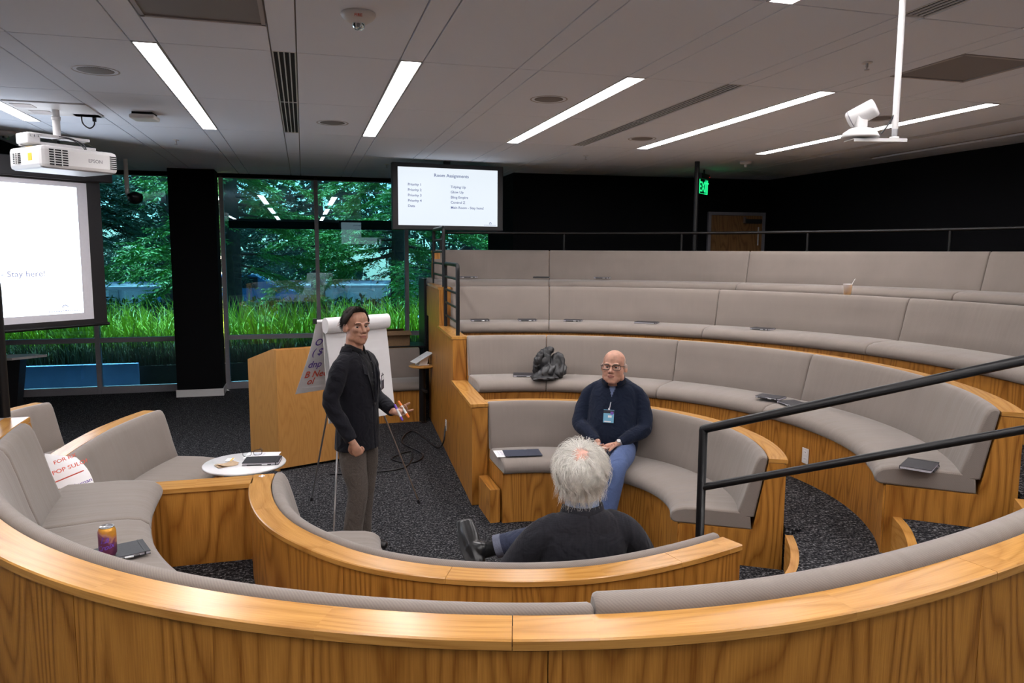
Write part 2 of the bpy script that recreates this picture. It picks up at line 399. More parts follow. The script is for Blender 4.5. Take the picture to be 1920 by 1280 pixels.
for k in range(-6, 9):
    for j in range(-7, 5):
        y0, y1 = TY0+TL*j, TY0+TL*(j+1)
        xa, xb = sx(k)+TW, sx(k+1)
        if xa > 8: continue
        if (k, j) in ((-2, -1), (4, -1)):
            tile(xa, xb, y1-.52, y1); tile(xa, xb, y0, y1-.52-.62)
        else: tile(xa, xb, y0, y1)
        if (k, j) not in fix: tile(sx(k), sx(k)+TW, y0, y1)
# recessed linear lights
def light(k, j0, lab):
    x0 = sx(k); y0, y1 = TY0+TL*j0, TY0+TL*(j0+2)
    e = empty('ceiling_light', lab, 'ceiling light', (x0+TW/2, (y0+y1)/2, CEIL), group='recessed linear ceiling lights')
    f = MB(); Ln = y1-y0-.01
    for s in (-1, 1): box(f, (s*(TW/2-.008), 0, .012), (.008, Ln, .03))
    for s in (-1, 1): box(f, (0, s*(Ln/2-.004), .012), (TW-.01, .008, .03))
    f.build('lamp_frame', M['white_metal'], e)
    box(MB(), (0, 0, .016), (TW-.024, Ln-.016, .008)).build('diffuser', M['lens'], e)
    return e
names = {-2: 'lit linear ceiling light nearest the projector, above the easel end of the room', 0: 'lit linear ceiling light between the slotted vent and the hanging display',
         2: 'lit linear ceiling light to the right of the wall display, above the lowest bench', 4: 'lit linear ceiling light between the long slot vent and the pole camera',
         6: 'farthest right lit linear ceiling light, passing behind the white pole camera', -4: 'lit linear ceiling light cut off by the left edge of the photo above the projector',
         -6: 'lit linear ceiling light beyond the left edge over the screen', 8: 'lit linear ceiling light beside the right wall'}
for k in (-4, -2, 0, 2, 4, 6): light(k, 0, names[k])
light(2, -3, 'lit linear ceiling light whose end just shows at the top edge of the photo')
WHERE = {-4: 'far left', -2: 'left', 0: 'middle left', 2: 'middle', 4: 'middle right', 6: 'far right'}
for k in (-4, -2, 0, 4, 6): light(k, -3, WHERE[k]+' lit linear ceiling light above the photographer, outside the view')
for k in (-4, -2, 0, 2, 4, 6): light(k, -6, WHERE[k]+' added unseen linear ceiling light behind the photographer, outside the view')  # row added out of view to brighten the near bench panel
def vent(k, y0, y1, lab):
    e = empty('slot_vent', lab, 'air vent', (sx(k)+TW/2, (y0+y1)/2, CEIL), group='linear slot diffusers'); L_ = y1-y0-.01
    box(MB(), (0, 0, .010), (TW-.01, L_, .006)).build('vent_backing', M['dark'], e)
    for i in range(5):
        box(MB(), ((i-2)*.0335, 0, .004), (.0085, L_, .007)).build('slat', M['white_metal'], e)
    for yy in (-L_/2, 0, L_/2): box(MB(), (0, yy, .004), (TW-.01, .012, .007)).build('crossbar', M['white_metal'], e)
vent(-1, 4.99, 8.26, 'four-slot ceiling vent between the two lights left of the display')
vent(3, 4.99, 8.26, 'long slot ceiling vent between two lights over the tiered benches')
vent(3, .08, 3.35, 'slot ceiling vent at the top right edge of the photo beside the pole camera')
vent(7, 4.99, 8.26, 'slot ceiling vent near the right wall beyond the last light')
vent(-1, .08, 3.35, 'slot ceiling vent above the photographer, out of view')
for k in (7,):
    for j in (-2, -3): pass
def perf(name):
    m, nt, b = newmat(name); tc = N(nt, 'ShaderNodeTexCoord'); v = N(nt, 'ShaderNodeTexVoronoi', _Scale=90, _Randomness=0)
    nt.links.new(tc.outputs['Object'], v.inputs['Vector']); r = ramp(nt, [(.25, (.03, .03, .03)), (.4, (.24, .225, .225))])
    nt.links.new(v.outputs['Distance'], r.inputs[0]); nt.links.new(r.outputs[0], b.inputs['Base Color']); b.inputs['Roughness'].default_value = .7; return m
M['perf'] = perf('perforated grey metal')
for k, lab in ((-2, 'square perforated return grille at the top left of the ceiling'), (4, 'square perforated return grille at the right beside the pole camera')):
    x0, x1 = sx(k)+TW, sx(k+1); y1 = TY0-.52; y0 = y1-.62
    e = empty('return_grille', lab, 'air grille', ((x0+x1)/2, (y0+y1)/2, CEIL)); f = MB(); W, D = x1-x0-.01, .61
    for s in (-1, 1): box(f, (s*(W/2-.012), 0, .004), (.022, D, .012)); box(f, (0, s*(D/2-.012), .004), (W, .022, .012))
    f.build('frame', M['grid'], e); box(MB(), (0, 0, .008), (W-.04, D-.04, .006)).build('perforated_panel', M['perf'], e)
# walls
def wallbox(name, x0, y0, x1, y1, z0=0, z1=CEIL+.02, th=.12, m='black_wall'):
    d = Vector((x1-x0, y1-y0)); L_ = d.length; a = atan2(d.y, d.x)
    b = MB(); box(b, (L_/2, th/2, (z0+z1)/2), (L_, th, z1-z0)); o = b.build(name, M[m]); o.location = (x0, y0, 0); o.rotation_euler = (0, 0, a); return struct(o)
wallbox('wall_back', 3.24, 11.25, 7.42, 11.03)
wallbox('wall_return', 3.24, 12.9, 3.24, 11.25, th=-.12)
wallbox('wall_right', 7.42, 11.03, 7.95, -6.9)
wallbox('wall_rear', 8, -6.9, -8, -6.9)
wallbox('wall_left', -8, -6.9, -8, 12.9)
wallbox('wall_lintel', -8, 12.74, 3.3, 12.74, 3.36, CEIL+.02)
sf = MB(); box(sf, (-5.6, 11.2, 3.16), (4.8, 3.1, .54)); struct(sf.build('wall_soffit', M['black_wall']))
# column with its white skirting
cl = MB(); box(cl, (-1.575, 12.42, CEIL/2), (.65, .44, CEIL)); struct(cl.build('wall_column', M['black_wall']))
sk = MB(); box(sk, (-1.575, 12.19, .055), (.68, .02, .11)); box(sk, (-1.245, 12.42, .055), (.02, .44, .11)); struct(sk.build('baseboard_column', M['white_metal']))
# windows: frames and panes in the plane y = 12.8
WY = 12.8
def window(n, xs, x_end, zs=(.05, .84, 3.38)):
    f = MB(); z0, z1 = .0, 3.40
    win = struct(empty_struct('window_%d' % n, (0, WY, 0)))
    for x in xs+[x_end]: box(MB(), (x, 0, (z0+z1)/2), (.062, .12, z1-z0), 0, None, .003).build('mullion', M['alu'], win)
    for z, h in ((.055, .11), (.835, .07), (3.375, .05)):
        box(MB(), ((xs[0]+x_end)/2, 0, z), (x_end-xs[0], .10, h), 0, None, .003).build('transom', M['alu'], win)
    for a, b in zip(xs, xs[1:]+[x_end]):
        for za, zb in ((.11, .80), (.87, 3.35)):
            box(MB(), ((a+b)/2, .0, (za+zb)/2), (b-a-.06, .012, zb-za)).build('pane', M['glass'], win)
def empty_struct(name, loc):
    o = bpy.data.objects.new(name, None); COL.objects.link(o); o.location = loc; return o
window(1, [-6.4, -4.75, -3.09], -1.6)
window(2, [-1.22, .22, 1.68], 3.2)
# ================================================================== SEATING
BASE = [(-.55, 0), (-.55, .415), (-.085, .415), (-.078, .46), (-.004, .872), (.092, .872), (.092, 0)]
PANEL = [(.092, .015), (.092, .868), (.104, .868), (.104, .015)]
CAPP = [(-.004, .875), (-.004, .896), (0, .90), (.110, .90), (.114, .896), (.114, .875)]
SEATP = [(-.545, .417), (-.585, .419), (-.608, .432), (-.615, .457), (-.606, .487), (-.575, .512), (-.52, .526), (-.40, .533), (-.16, .53), (-.10, .50), (-.092, .417)]
BACKP = [(-.078, .50), (-.010, .885), (-.010, .900), (-.022, .911), (-.043, .911), (-.062, .898), (-.080, .865), (-.106, .78), (-.143, .64), (-.178, .53), (-.172, .505), (-.13, .495)]
BACKF = [(-.078, .50), (-.010, .885), (-.008, .905), (-.024, .924), (-.054, .930), (-.084, .918), (-.102, .885), (-.122, .78), (-.150, .64), (-.182, .53), (-.172, .505), (-.13, .495)]
FRONTP = [(-.562, .0), (-.562, .41), (-.551, .41), (-.551, .0)]
def cuts(a, b, marks):
    q = [a]+[m for m in sorted(marks) if a+.1 < m < b-.1]+[b]; return list(zip(q, q[1:]))
def bench(path, s0, s1, z, label, seams, capcuts=(), panel=True, front=True, fine=.05, panel_len=1.22, seat_s=None, smooth=True, backin=(0, 0), group='curved tiered benches', capz=0, fat=()):
    e = empty('curved_bench', label, 'bench', group=group)
    sweep(path, s0, s1, BASE, z, fine).build('base', M['panel'], e)
    n = max(1, round((s1-s0)/panel_len)); pc = [s0+(s1-s0)*i/n for i in range(n+1)]
    if panel:
        for i, (a, b) in enumerate(zip(pc, pc[1:])): sweep(path, a+.0015, b-.0015, PANEL, z, fine, uvk=i*2.3).build('back_panel', M['panel'], e)
    if front:
        for i, (a, b) in enumerate(zip(pc, pc[1:])): sweep(path, a+.0015, b-.0015, FRONTP, z, fine, uvk=i*1.7+.4).build('front_panel', M['panel'], e)
    for i, (a, b) in enumerate(cuts(s0-.012, s1+.012, capcuts or pc[2:-1:2])): sweep(path, a+.001, b-.001, CAPP, z+capz, fine, uvk=i*3.1).build('rim_cap', M['cap'], e)
    ss0, ss1 = seat_s or (s0, s1)
    for a, b in cuts(ss0, ss1, seams): sweep(path, a+.002, b-.002, SEATP, z, fine, .012, True).build('seat_cushion', M['fabric'], e)
    for i, (a, b) in enumerate(cuts(s0+backin[0], s1-backin[1], seams)): sweep(path, a+.002, b-.002, BACKF if i in fat else BACKP, z, fine, .012, True).build('back_cushion', M['fabric'], e)
    return e
CX, CY = 1.59, 4.85
WX = lambda y: 1.51+.059*(y-6.25)
def far_path(R, a1):
    pts = [(WX(CY+R)+.004, CY+R)]; x = pts[0][0]
    while x < CX-.05: x += .04; pts.append((min(x, CX), CY+R))
    n = int(R*radians(a1)/.03); pts += [(CX+R*sin(radians(a1)*i/n), CY+R*cos(radians(a1)*i/n)) for i in range(1, n+1)]
    return Path(pts, True)
RK = [1.47, 2.67, 3.87, 5.07]; AK = [121, 128.3, 131, 133]
FAR = [far_path(R, a) for R, a in zip(RK, AK)]
LAB = ['lowest far bench of the tiers, where the man in the navy sweater sits', 'second far bench up, with a dark jacket lying on its seat',
       'third far bench up, its rim holding the paper cup', 'top far bench, under the black rail along the back wall']
for k in range(4):
    p = FAR[k]; R = RK[k]; off = p.near(CX, CY+R)
    seams = [off+R*radians(q) for q in ((18, 47.5, 77.5) if k else (48,))] if k else [off+R*radians(95)]
    if k == 0: seams = []
    bench(p, 0, p.len, .45*k - (.02 if k == 3 else 0), LAB[k], seams, fine=.07 if k else .05, group=None if 0 else 'curved tiered benches')
# carpeted tiers behind every far bench
for k in range(3):
    sweep(FAR[k], 0, FAR[k].len, [(.115, .45*k+.02), (.115, .45*(k+1)), (.66, .45*(k+1)), (.66, .45*k+.02)], 0, .08).build('tier_floor', M['carpet'], FLOOR, kind='structure')
ld = MB(); prism(ld, [(2.0, 10.1), (7.4, 10.1), (7.4, 11.1), (3.3, 11.2), (2.0, 11.2)], .0, .76); struct(ld.build('floor_landing', M['carpet']))
# stair-shaped end wall
ew = empty('end_wall', 'oak-faced stepped end wall left of the tiered benches', 'end wall')
def yx(y): return 1.37+.059*(y-6.25)
prof = [(6.25, 0), (6.25, .875), (7.50, .875), (7.50, 1.325), (8.68, 1.325), (8.68, 1.775), (9.92, 1.775), (9.92, 0)]
b = MB(); n = len(prof)
vs = [(yx(y), y, z) for y, z in prof]+[(yx(y)+.14, y, z) for y, z in prof]
fs = [tuple(range(n))[::-1], tuple(range(n, 2*n))]; uv = [[(prof[i % n][0], prof[i % n][1]) for i in f] for f in fs]
for i in range(n):
    j = (i+1) % n; fs.append((i, j, j+n, i+n)); q = [(0, prof[i][1]+prof[i][0]), (0, prof[j][1]+prof[j][0]), (.14, prof[j][1]+prof[j][0]), (.14, prof[i][1]+prof[i][0])]; uv.append(q)
b.add(vs, fs, uv); bo = b.build('wall_body', M['panel'], ew)
def wedge(y0, y1, z, hh=.027, ov=.012, name='rim_cap', m='cap'):
    v = []
    for zz in (z, z+hh):
        v += [(yx(y0)-ov, y0-ov, zz), (yx(y0)+.14+ov*.3, y0-ov, zz), (yx(y1)+.14+ov*.3, y1, zz), (yx(y1)-ov, y1, zz)]
    q = MB(); u = lambda f: [(v[i][1], v[i][0]) for i in f]; q.add(v, BOXF, [u(f) for f in BOXF]); return q.build(name, M[m], ew)
wedge(6.25, 7.50, .876); wedge(7.50, 8.68, 1.326); wedge(8.68, 9.93, 1.776)
for y, z0, z1 in ((6.25, .01, .87), (7.50, .905, 1.322), (8.68, 1.355, 1.772)):
    q = MB(); v = [(yx(y)+a, y+bq, zz) for zz in (z0, z1) for a, bq in ((0, -.008), (.14, -.008), (.14, 0), (0, 0))]
    q.add(v, BOXF, [[(v[i][0], v[i][2]) for i in f] for f in BOXF]); q.build('riser_panel', M['panel'], ew)
# little oak ledge at the foot of the first bench
lg = MB(); v = []
box(lg, (1.462, 5.99, .14), (.085, .42, .28), 0, None, .003); lo = lg.build('bench_ledge', M['panel'], bpy.data.objects['curved_bench'])
# near benches
mid_pts = [ray_z(x, y, .9) for x, y in [(506, 897), (507, 925), (521, 955), (554, 985), (610, 1011), (659, 1031), (708, 1044), (774, 1055), (849, 1063), (980, 1068), (1120, 1061), (1180, 1050), (1262, 1033), (1303, 1022), (1355, 1006)]]
mid_pts = [Vector((-.20, 4.54, 0))]+mid_pts
MID = Path(relax(catmull([(p[0], p[1]) for p in mid_pts], .02), 12), False)
NEARI = [(0, 978), (49, 1011), (131, 1047), (210, 1070), (295, 1095), (394, 1111), (500, 1125), (577, 1134), (774, 1152), (980, 1159), (1122, 1156), (1300, 1143), (1431, 1133), (1527, 1117), (1719, 1068), (1910, 1006)]
near_pts = [(-1.385, 4.33), (-1.37, 3.85), (-1.27, 3.33), (-1.12, 2.93)]+[tuple(ray_z(x, y, 1.35))[:2] for x, y in NEARI]+[(2.45, 1.84), (2.85, 2.03)]
NEAR = Path(relax(catmull(near_pts, .02), 45), False)
c1 = MID.near(*tuple(ray_z(845, 1065, .9))[:2]); c2 = MID.near(*tuple(ray_z(1010, 1068, .9))[:2])
bench(MID, 0, MID.len, 0, 'lowest near bench with a curved oak rim, the white-haired man leaning against it', [], [c1, c2 + .6], fine=.04, panel_len=1.1)
n1 = NEAR.near(*tuple(ray_z(1120, 1157, 1.35))[:2]); n0 = NEAR.near(*tuple(ray_z(49, 1011, 1.35))[:2]); n2 = NEAR.near(*tuple(ray_z(1800, 1044, 1.35))[:2]); n3 = NEAR.near(*tuple(ray_z(958, 1160, 1.35))[:2])
nb = bench(NEAR, 0, NEAR.len, .45, 'nearest bench, whose broad curved oak rim sweeps across the foot of the photo', [NEAR.near(-1.345, 3.60), n1], [n3, n2], fine=.035, panel_len=1.3, backin=(.20, 0), fat=(2,))
# carpet inside the near rings
MIDF = sweep(MID, 0, MID.len, [(.115, .02), (.115, .45), (.75, .45), (.75, .02)], 0, .06).build('tier_floor', M['carpet'], FLOOR, kind='structure')
sweep(NEAR, 0, NEAR.len, [(.115, .47), (.115, .9), (1.6, .9), (1.6, .47)], 0, .08).build('tier_floor', M['carpet'], FLOOR, kind='structure')
lf = MB(); prism(lf, [(-1.2, 4.36), (-.28, 4.36), (-.2, 3.6), (.3, 3.0), (-.2, 2.6), (-1.2, 3.4)], .02, .447); lf.build('tier_floor', M['carpet'], FLOOR, kind='structure')
# low divider between the near benches
dv = empty('divider_wall', 'low oak divider wall joining the two near benches at the left', 'divider')
def quadprism(name, pts, z0, z1, m, parent, uvsw=False):
    q = MB(); prism(q, pts, z0, z1)
    if uvsw: q.uv = [[(b_, a_) for a_, b_ in u] for u in q.uv] if uvsw == 2 else q.uv
    return q.build(name, m, parent)
quadprism('divider_body', [(-1.44, 4.385), (-.30, 4.385), (-.30, 4.52), (-1.44, 4.52)], .02, .874, M['panel'], dv)
quadprism('rim_cap', [(-1.44, 4.372), (-.316, 4.372), (-.312, 4.535), (-1.44, 4.535)], .875, .90, M['cap'], dv)
# aisle steps
EA = Vector((2.0, 2.98)); EB = Vector((2.93, 4.03))
def stepcurve(P): return catmull(P, .06)
C0 = [(2.18, 4.34), (2.10, 3.9), (1.9, 3.45), (1.62, 3.15)]
def zz_(z, P): return [tuple(ray_z(x, y, z))[:2] for x, y in P]
C1 = zz_(.456, [(1480, 1003), (1490, 1030), (1488, 1062), (1466, 1100)])+[(2.05, 2.90)]
C2 = zz_(.681, [(1682, 969), (1700, 991), (1712, 1022), (1714, 1047)])+[(2.72, 2.60), (2.45, 2.38)]
C3 = zz_(.906, [(1912, 935), (1922, 947)])+[(3.18, 2.42), (2.85, 2.10)]
C4 = [(6.6, 1.6), (6.0, .6), (4.5, -.4), (3.2, -.6)]
ais = empty('aisle_steps', 'carpeted aisle steps with curved oak nosings beside the black handrail', 'steps')
def stepz(A, B, z0, z1, ex=[]):
    a = [(p.x, p.y) for p in stepcurve(A)]; b_ = ex+[(p.x, p.y) for p in stepcurve(B)]
    prism_ = MB(); prism(prism_, a+b_[::-1], z0, z1); return prism_.build('tread', M['carpet'], ais)
stepz(C0, C1, .0, .225); stepz(C1, C2, .0, .452, [(3.20, 4.02), (3.52, 3.80)]); stepz(C2, C3, .02, .675, [(3.62, 3.62), (4.0, 3.25)]); stepz(C3, C4, .02, .902, [(4.3, 3.0)])
for C, z in ((C0, .225), (C1, .45), (C2, .675), (C3, .9)):
    P = Path([(p.x, p.y) for p in stepcurve(C)], True)
    sweep(P, 0, P.len, [(-.025, z-.222), (-.025, z+.006), (.022, z+.006), (.022, z-.222)], 0, .06).build('nosing', M['cap'], ais)
# ---- left stage bench and the one behind it
sofap = [(-1.50, 4.60), (-1.505, 5.0), (-1.49, 5.42), (-1.42, 5.95), (-1.31, 6.35), (-1.20, 6.63)]
SOFA = Path(catmull(sofap, .03), True)
bench(SOFA, 0, SOFA.len, 0, 'short bench left of the round table, a written flip-chart sheet lying on it', [], fine=.06, group=None)
FB = Path(catmull([(-2.55, 6.2), (-2.42, 6.6), (-2.30, 6.95), (-2.17, 7.2)], .03), True)
bench(FB, 0, FB.len, 0, 'short bench farthest left, partly hidden behind the black rail post', [], fine=.06, group=None)
BB = Path([(-.2, 10.22), (1.50, 10.22)], True)
bench(BB, 0, BB.len, 0, 'straight bench against the stepped end wall, behind the easel', [], fine=.5, group=None, panel_len=1.7)
for o in bpy.data.objects:
    if o.name.startswith('curved_bench') and o.get('group') is None and 'group' in o.keys(): del o['group']
# ================================================================== RAILS
def rail(name, label, parts, cat='rail', group=None):
    e = empty(name, label, cat, group=group)
    for nm, pts, r in parts: tube(MB(), pts, r, 12).build(nm, M['black_metal'], e)
    return e
def gl(y, dx=.07): return yx(y)+dx
def guard(y0, y1, z0, z1, lab, n=5):
    e = empty('guard_rail', lab, 'railing', group='guard rails on the stepped end wall')
    A = (gl(y0), y0, z0); B = (gl(y0), y0, z1); C_ = (gl(y1), y1, z1); D_ = (gl(y1), y1, z0)
    tube(MB(), bendpts([A, B, C_, D_], .06), .021, 12).build('frame', M['black_metal'], e)
    for i in range(1, n):
        z = z1-(z1-z0)*i/n*1.02
        tube(MB(), [(gl(y0), y0+.01, z), (gl(y1), y1-.01, z)], .013, 8).build('bar', M['black_metal'], e)
guard(7.60, 8.62, 1.353, 2.08, 'black five-bar guard rail on the lower step of the end wall')
guard(8.78, 9.84, 1.803, 2.50, 'black five-bar guard rail on the upper step of the end wall')
# near left guard rail: only its end post shows
e = empty('guard_rail', 'black guard rail whose end post rises at the left edge of the photo', 'railing')
pA = Vector((-1.50, 4.345, 1.352))
tube(MB(), bendpts([pA, pA+Vector((0, 0, .74)), pA+Vector((-.42, -1.5, .74)), pA+Vector((-.42, -1.5, 0))], .09), .026, 14).build('frame', M['black_metal'], e)
for z in (.12, .27, .42, .57): tube(MB(), [pA+Vector((-.02, -.02, z)), pA+Vector((-.40, -1.48, z))], .013, 8).build('bar', M['black_metal'], e)
# back rail over the top bench
e = empty('back_rail', 'long thin black rail curving behind the top bench', 'railing')
RR = 5.32; a0 = 2.5
arc = [(CX+RR*sin(radians(a)), CY+RR*cos(radians(a)), 2.475) for a in np.arange(a0, 110, 2.5)]
tube(MB(), bendpts([(arc[0][0]-.02, arc[0][1], .77)]+[(arc[0][0]-.02, arc[0][1], 2.475)]+arc[1:], .12), .019, 10).build('handrail', M['black_metal'], e)
for a in (20.5, 37.5, 54.5, 71.5, 88.5): tube(MB(), [(CX+RR*sin(radians(a)), CY+RR*cos(radians(a)), 1.3), (CX+RR*sin(radians(a)), CY+RR*cos(radians(a)), 2.475)], .017, 8).build('post', M['black_metal'], e)
# aisle handrail
e = empty('aisle_handrail', 'black two-bar handrail climbing the aisle across the right of the photo', 'railing')
a_ = Vector((2.13, 3.68, 1.23)); b_ = Vector((3.22, 2.70, 1.72)); c_ = b_+(b_-a_)*.5
tube(MB(), bendpts([(a_.x, a_.y, .226), a_, c_, (c_.x, c_.y, 1.0)], .004, 2), .0245, 14).build('handrail', M['black_metal'], e)
d1 = Vector((0, 0, -.335)); tube(MB(), [a_+d1, c_+d1], .0215, 12).build('lower_rail', M['black_metal'], e)
# steel post by the exit sign
tube(MB(), [(4.93, 8.83+.0, 1.0), (4.93, 8.83, CEIL)], .033, 16).build('post_column', M['black_metal'])
o = bpy.data.objects['post_column']; o.location = (0, 0, 0); o.data.transform(Matrix.Translation((.14, .33, 0))); tag(o, 'thin black steel column rising behind the top bench to the ceiling', 'column')
# ================================================================== DOOR, SIGNS
dr = empty_struct('door_1', (0, 0, 0)); struct(dr)
ang = atan2(-.22, 4.18); dm = Matrix.Translation((6.33, 11.085-.006, 0)) @ Matrix.Rotation(ang, 4, 'Z'); dr.matrix_world = dm
box(MB(), (.53, -.01, 1.80), (.92, .03, 2.06)).build('door_leaf', M['door'], dr)
for x in (.045, 1.015): box(MB(), (x, -.015, 1.82), (.05, .05, 2.12)).build('door_frame', M['alu'], dr)
box(MB(), (.53, -.015, 2.86), (1.02, .05, .05)).build('door_frame', M['alu'], dr)
cl_ = box(MB(), (.80, -.055, 2.74), (.30, .06, .07)).build('door_closer', M['dark'], dr); box(MB(), (.65, -.06, 2.76), (.02, .05, .10)).build('closer_arm', M['steel'], dr)
tube(MB(), [(.90, -.07, 2.35), (.90, -.07, 2.65)], .012, 8).build('door_handle', M['steel'], dr)
ex = empty('exit_sign', 'small green lit EXIT sign hanging behind the thin black column', 'sign', (0, 0, 0))
ex.matrix_world = Matrix.Translation((5.65, 10.0, 3.30)) @ Matrix.Rotation(radians(42), 4, 'Z')
rbox('sign_housing', (0, 0, .02), (.36, .06, .08), M['black_plastic'], ex)
box(MB(), (0, 0, -.125), (.34, .008, .20)).build('sign_plate', M['clear'], ex)
text('lettering', 'EXIT', .20, M['green'], basis((0, -.0065, -.195), (1, 0, 0), (0, 0, 1)), ex, 'CENTER')
ed = MB(); 
for x in (-.17, .17): box(ed, (x, 0, -.125), (.004, .012, .20))
box(ed, (0, 0, -.225), (.34, .012, .004)); ed.build('lit_edge', M['green'], ex)
tube(MB(), [(0, 0, .05), (0, 0, CEIL-3.30)], .012, 8).build('stem', M['black_metal'], ex)
lathe(MB(), [(0, 0), (.006, 0), (.006, .006), (0, .006)], 8, (.165, -.034, .02)).build('indicator', M['red_led'], ex)
# ================================================================== CEILING FIXTURES
for x, y, lab in ((-1.33, 5.86, 'left of the first ceiling light'), (.30, 7.52, 'right of the four-slot vent'), (1.92, 5.88, 'left of the third ceiling light'), (3.52, 7.56, 'left of the fourth ceiling light'), (5.03, 5.82, 'behind the pole camera')):
    e = empty('ceiling_speaker', 'round flush ceiling speaker '+lab, 'speaker', (x, y, CEIL), group='round ceiling speakers')
    lathe(MB(), [(.13, .004), (.145, -.003), (.15, 0), (.15, .008)], 40).build('trim_ring', M['grid'], e)
    lathe(MB(), [(0, -.006), (.09, -.005), (.13, .003)], 40).build('grille', M['perf'], e)
M['spk'] = M['perf']
def strobe(loc, lab, word=True):
    e = empty('fire_strobe', lab, 'fire alarm', loc)
    lathe(MB(), [(0, 0), (.088, 0), (.09, -.01), (.078, -.028), (.045, -.048), (.035, -.05), (0, -.05)], 36).build('housing', M['white_plastic'], e)
    lathe(MB(), [(.032, -.05), (.030, -.068), (.018, -.080), (0, -.084)], 24).build('strobe_lens', M['clear'], e)
    lathe(MB(), [(0, -.05), (.010, -.05), (.006, -.078), (0, -.078)], 12).build('strobe_tube', M['steel'], e)
    if word:
        v = Vector((-loc[0], -loc[1], 0)).normalized(); xx = Vector((-v.y, v.x, 0)); nrm = (v*.75+Vector((0, 0, -.66))).normalized()
        up = nrm.cross(xx); t = text('lettering', 'FIRE', .022, M['ink_red'], basis(v*.0735+Vector((0, 0, -.0355)), xx, up), e, 'CENTER')
strobe((.305, 4.10, CEIL), 'white FIRE strobe on the ceiling at the top left of centre'); strobe((-2.92, 9.03, CEIL), 'white fire strobe on the ceiling at the left edge above the projector', False)
e = empty('access_point', 'small white rectangular box on the ceiling right of the projector', 'wireless box', (-1.33, 7.50, CEIL), radians(-4))
rbox('bracket', (0, 0, -.012), (.17, .17, .024), M['dark'], e); rbox('cover', (0, 0, -.04), (.21, .21, .04), M['white_plastic'], e, .014)
for x, y, lab in ((-1.32, 9.15, 'near the end of the first ceiling light'), (3.50, 4.19, 'left of the pole camera'), (3.45, 9.05, 'near the back wall'), (1.15, 10.75, 'left above the hanging display')):
    e = empty('sprinkler', 'small fire sprinkler head '+lab, 'sprinkler', (x, y, CEIL), group='ceiling sprinklers')
    lathe(MB(), [(0, 0), (.035, 0), (.03, -.006), (0, -.006)], 20).build('rosette', M['white_metal'], e)
    lathe(MB(), [(.008, -.006), (.008, -.03), (.004, -.032), (.004, -.042), (.016, -.044), (.016, -.047), (0, -.047)], 12).build('sprinkler_head', M['steel'], e)
e = empty('smoke_detector', 'white smoke detector on the dark far ceiling right of the exit sign', 'smoke detector', (5.68, 8.97, CEIL))
lathe(MB(), [(0, 0), (.075, 0), (.075, -.03), (.05, -.04), (0, -.04)], 28).build('housing', M['white_plastic'], e); lathe(MB(), [(.02, -.04), (.02, -.07), (0, -.075)], 16).build('sensor', M['white_plastic'], e)
# dome camera on its pole by the window
e = empty('pole_camera', 'small dark dome camera hanging on a pole before the left window', 'camera', (-2.25, 11.22, CEIL))
tube(MB(), bendpts([(0, 0, 0), (0, 0, -.47), (.10, -.03, -.47)], .05), .028, 12).build('pole', M['white_metal'], e)
lathe(MB(), [(.02, .07), (.09, .04), (.10, 0), (.085, -.05), (.045, -.085), (0, -.095)], 28, (.10, -.03, -.50)).build('dome', M['black_plastic'], e)
# white tracking camera on its pole (right)
e = empty('tracking_camera', 'white pan-tilt camera on a shelf at the foot of a white ceiling pole', 'camera', (0, 0, 0))
Dp = 3.35; top = ray_at(1690, -30, Dp); foot = ray_at(1677, 255, Dp); foot = Vector((foot.x, foot.y, foot.z))
base = Vector((foot.x, foot.y, 0))
tube(MB(), [(foot.x, foot.y, foot.z+.03), (foot.x, foot.y, CEIL)], .0135, 16).build('pole', M['white_metal'], e)
tube(MB(), [(foot.x, foot.y, foot.z-.004), (foot.x, foot.y, foot.z+.035)], .0115, 16).build('steel_sleeve', M['steel'], e)
lathe(MB(), [(0, 0), (.02, 0), (.02, .008), (0, .008)], 20, (foot.x, foot.y, foot.z-.012)).build('flange', M['white_metal'], e)
ctr = ray_at(1612, 262, Dp); sd = Vector((foot.x-ctr.x, foot.y-ctr.y, 0)).normalized()
mt = basis(((foot.x+ctr.x)/2-.01*sd.x, (foot.y+ctr.y)/2, foot.z-.020), sd, (-sd.y, sd.x, 0))
shb = MB(); box(shb, (0, 0, 0), (.235, .10, .004)); box(shb, (0, -.05, -.006), (.235, .003, .012)); shb.v = [tuple(mt @ Vector(p)) for p in shb.v]; shb.build('shelf', M['white_metal'], e)
fz = foot.z-.012; cc = Vector((ctr.x, ctr.y, fz))
lathe(MB(), [(0, .002), (.078, .002), (.080, .008), (.070, .026), (.046, .042), (.02, .048), (0, .048)], 36, cc).build('camera_base', M['white_plastic'], e)
box(MB(), cc+Vector((.002, 0, .072)), (.05, .034, .075), 0, basis((0, 0, 0), sd, (-sd.y, sd.x, 0)).to_3x3(), .008).build('yoke', M['white_plastic'], e)
ax = (ray_at(1644, 203, Dp-.03)-ray_at(1593, 230, Dp+.04)).normalized()
hc = ray_at(1616, 214, Dp); a1_, b1_ = frame_of(ax); hm = Matrix((a1_, b1_, ax)).transposed()
lathe(MB(), [(0, -.062), (.030, -.062), (.037, -.057), (.040, -.045), (.040, .052), (.037, .060), (.034, .062), (0, .062)], 36, hc, hm).build('camera_head', M['white_plastic'], e)
lathe(MB(), [(.0405, -.048), (.0412, -.046), (.0405, -.044)], 36, hc, hm).build('head_ring', M['alu'], e)
tube(MB(), catmull([(foot.x-.01, foot.y, foot.z+.09), (foot.x-.03*sd.x, foot.y-.03*sd.y, foot.z+.05), (foot.x-.06*sd.x, foot.y-.06*sd.y, foot.z+.01)], .01), .004, 8).build('cable', M['black_plastic'], e)
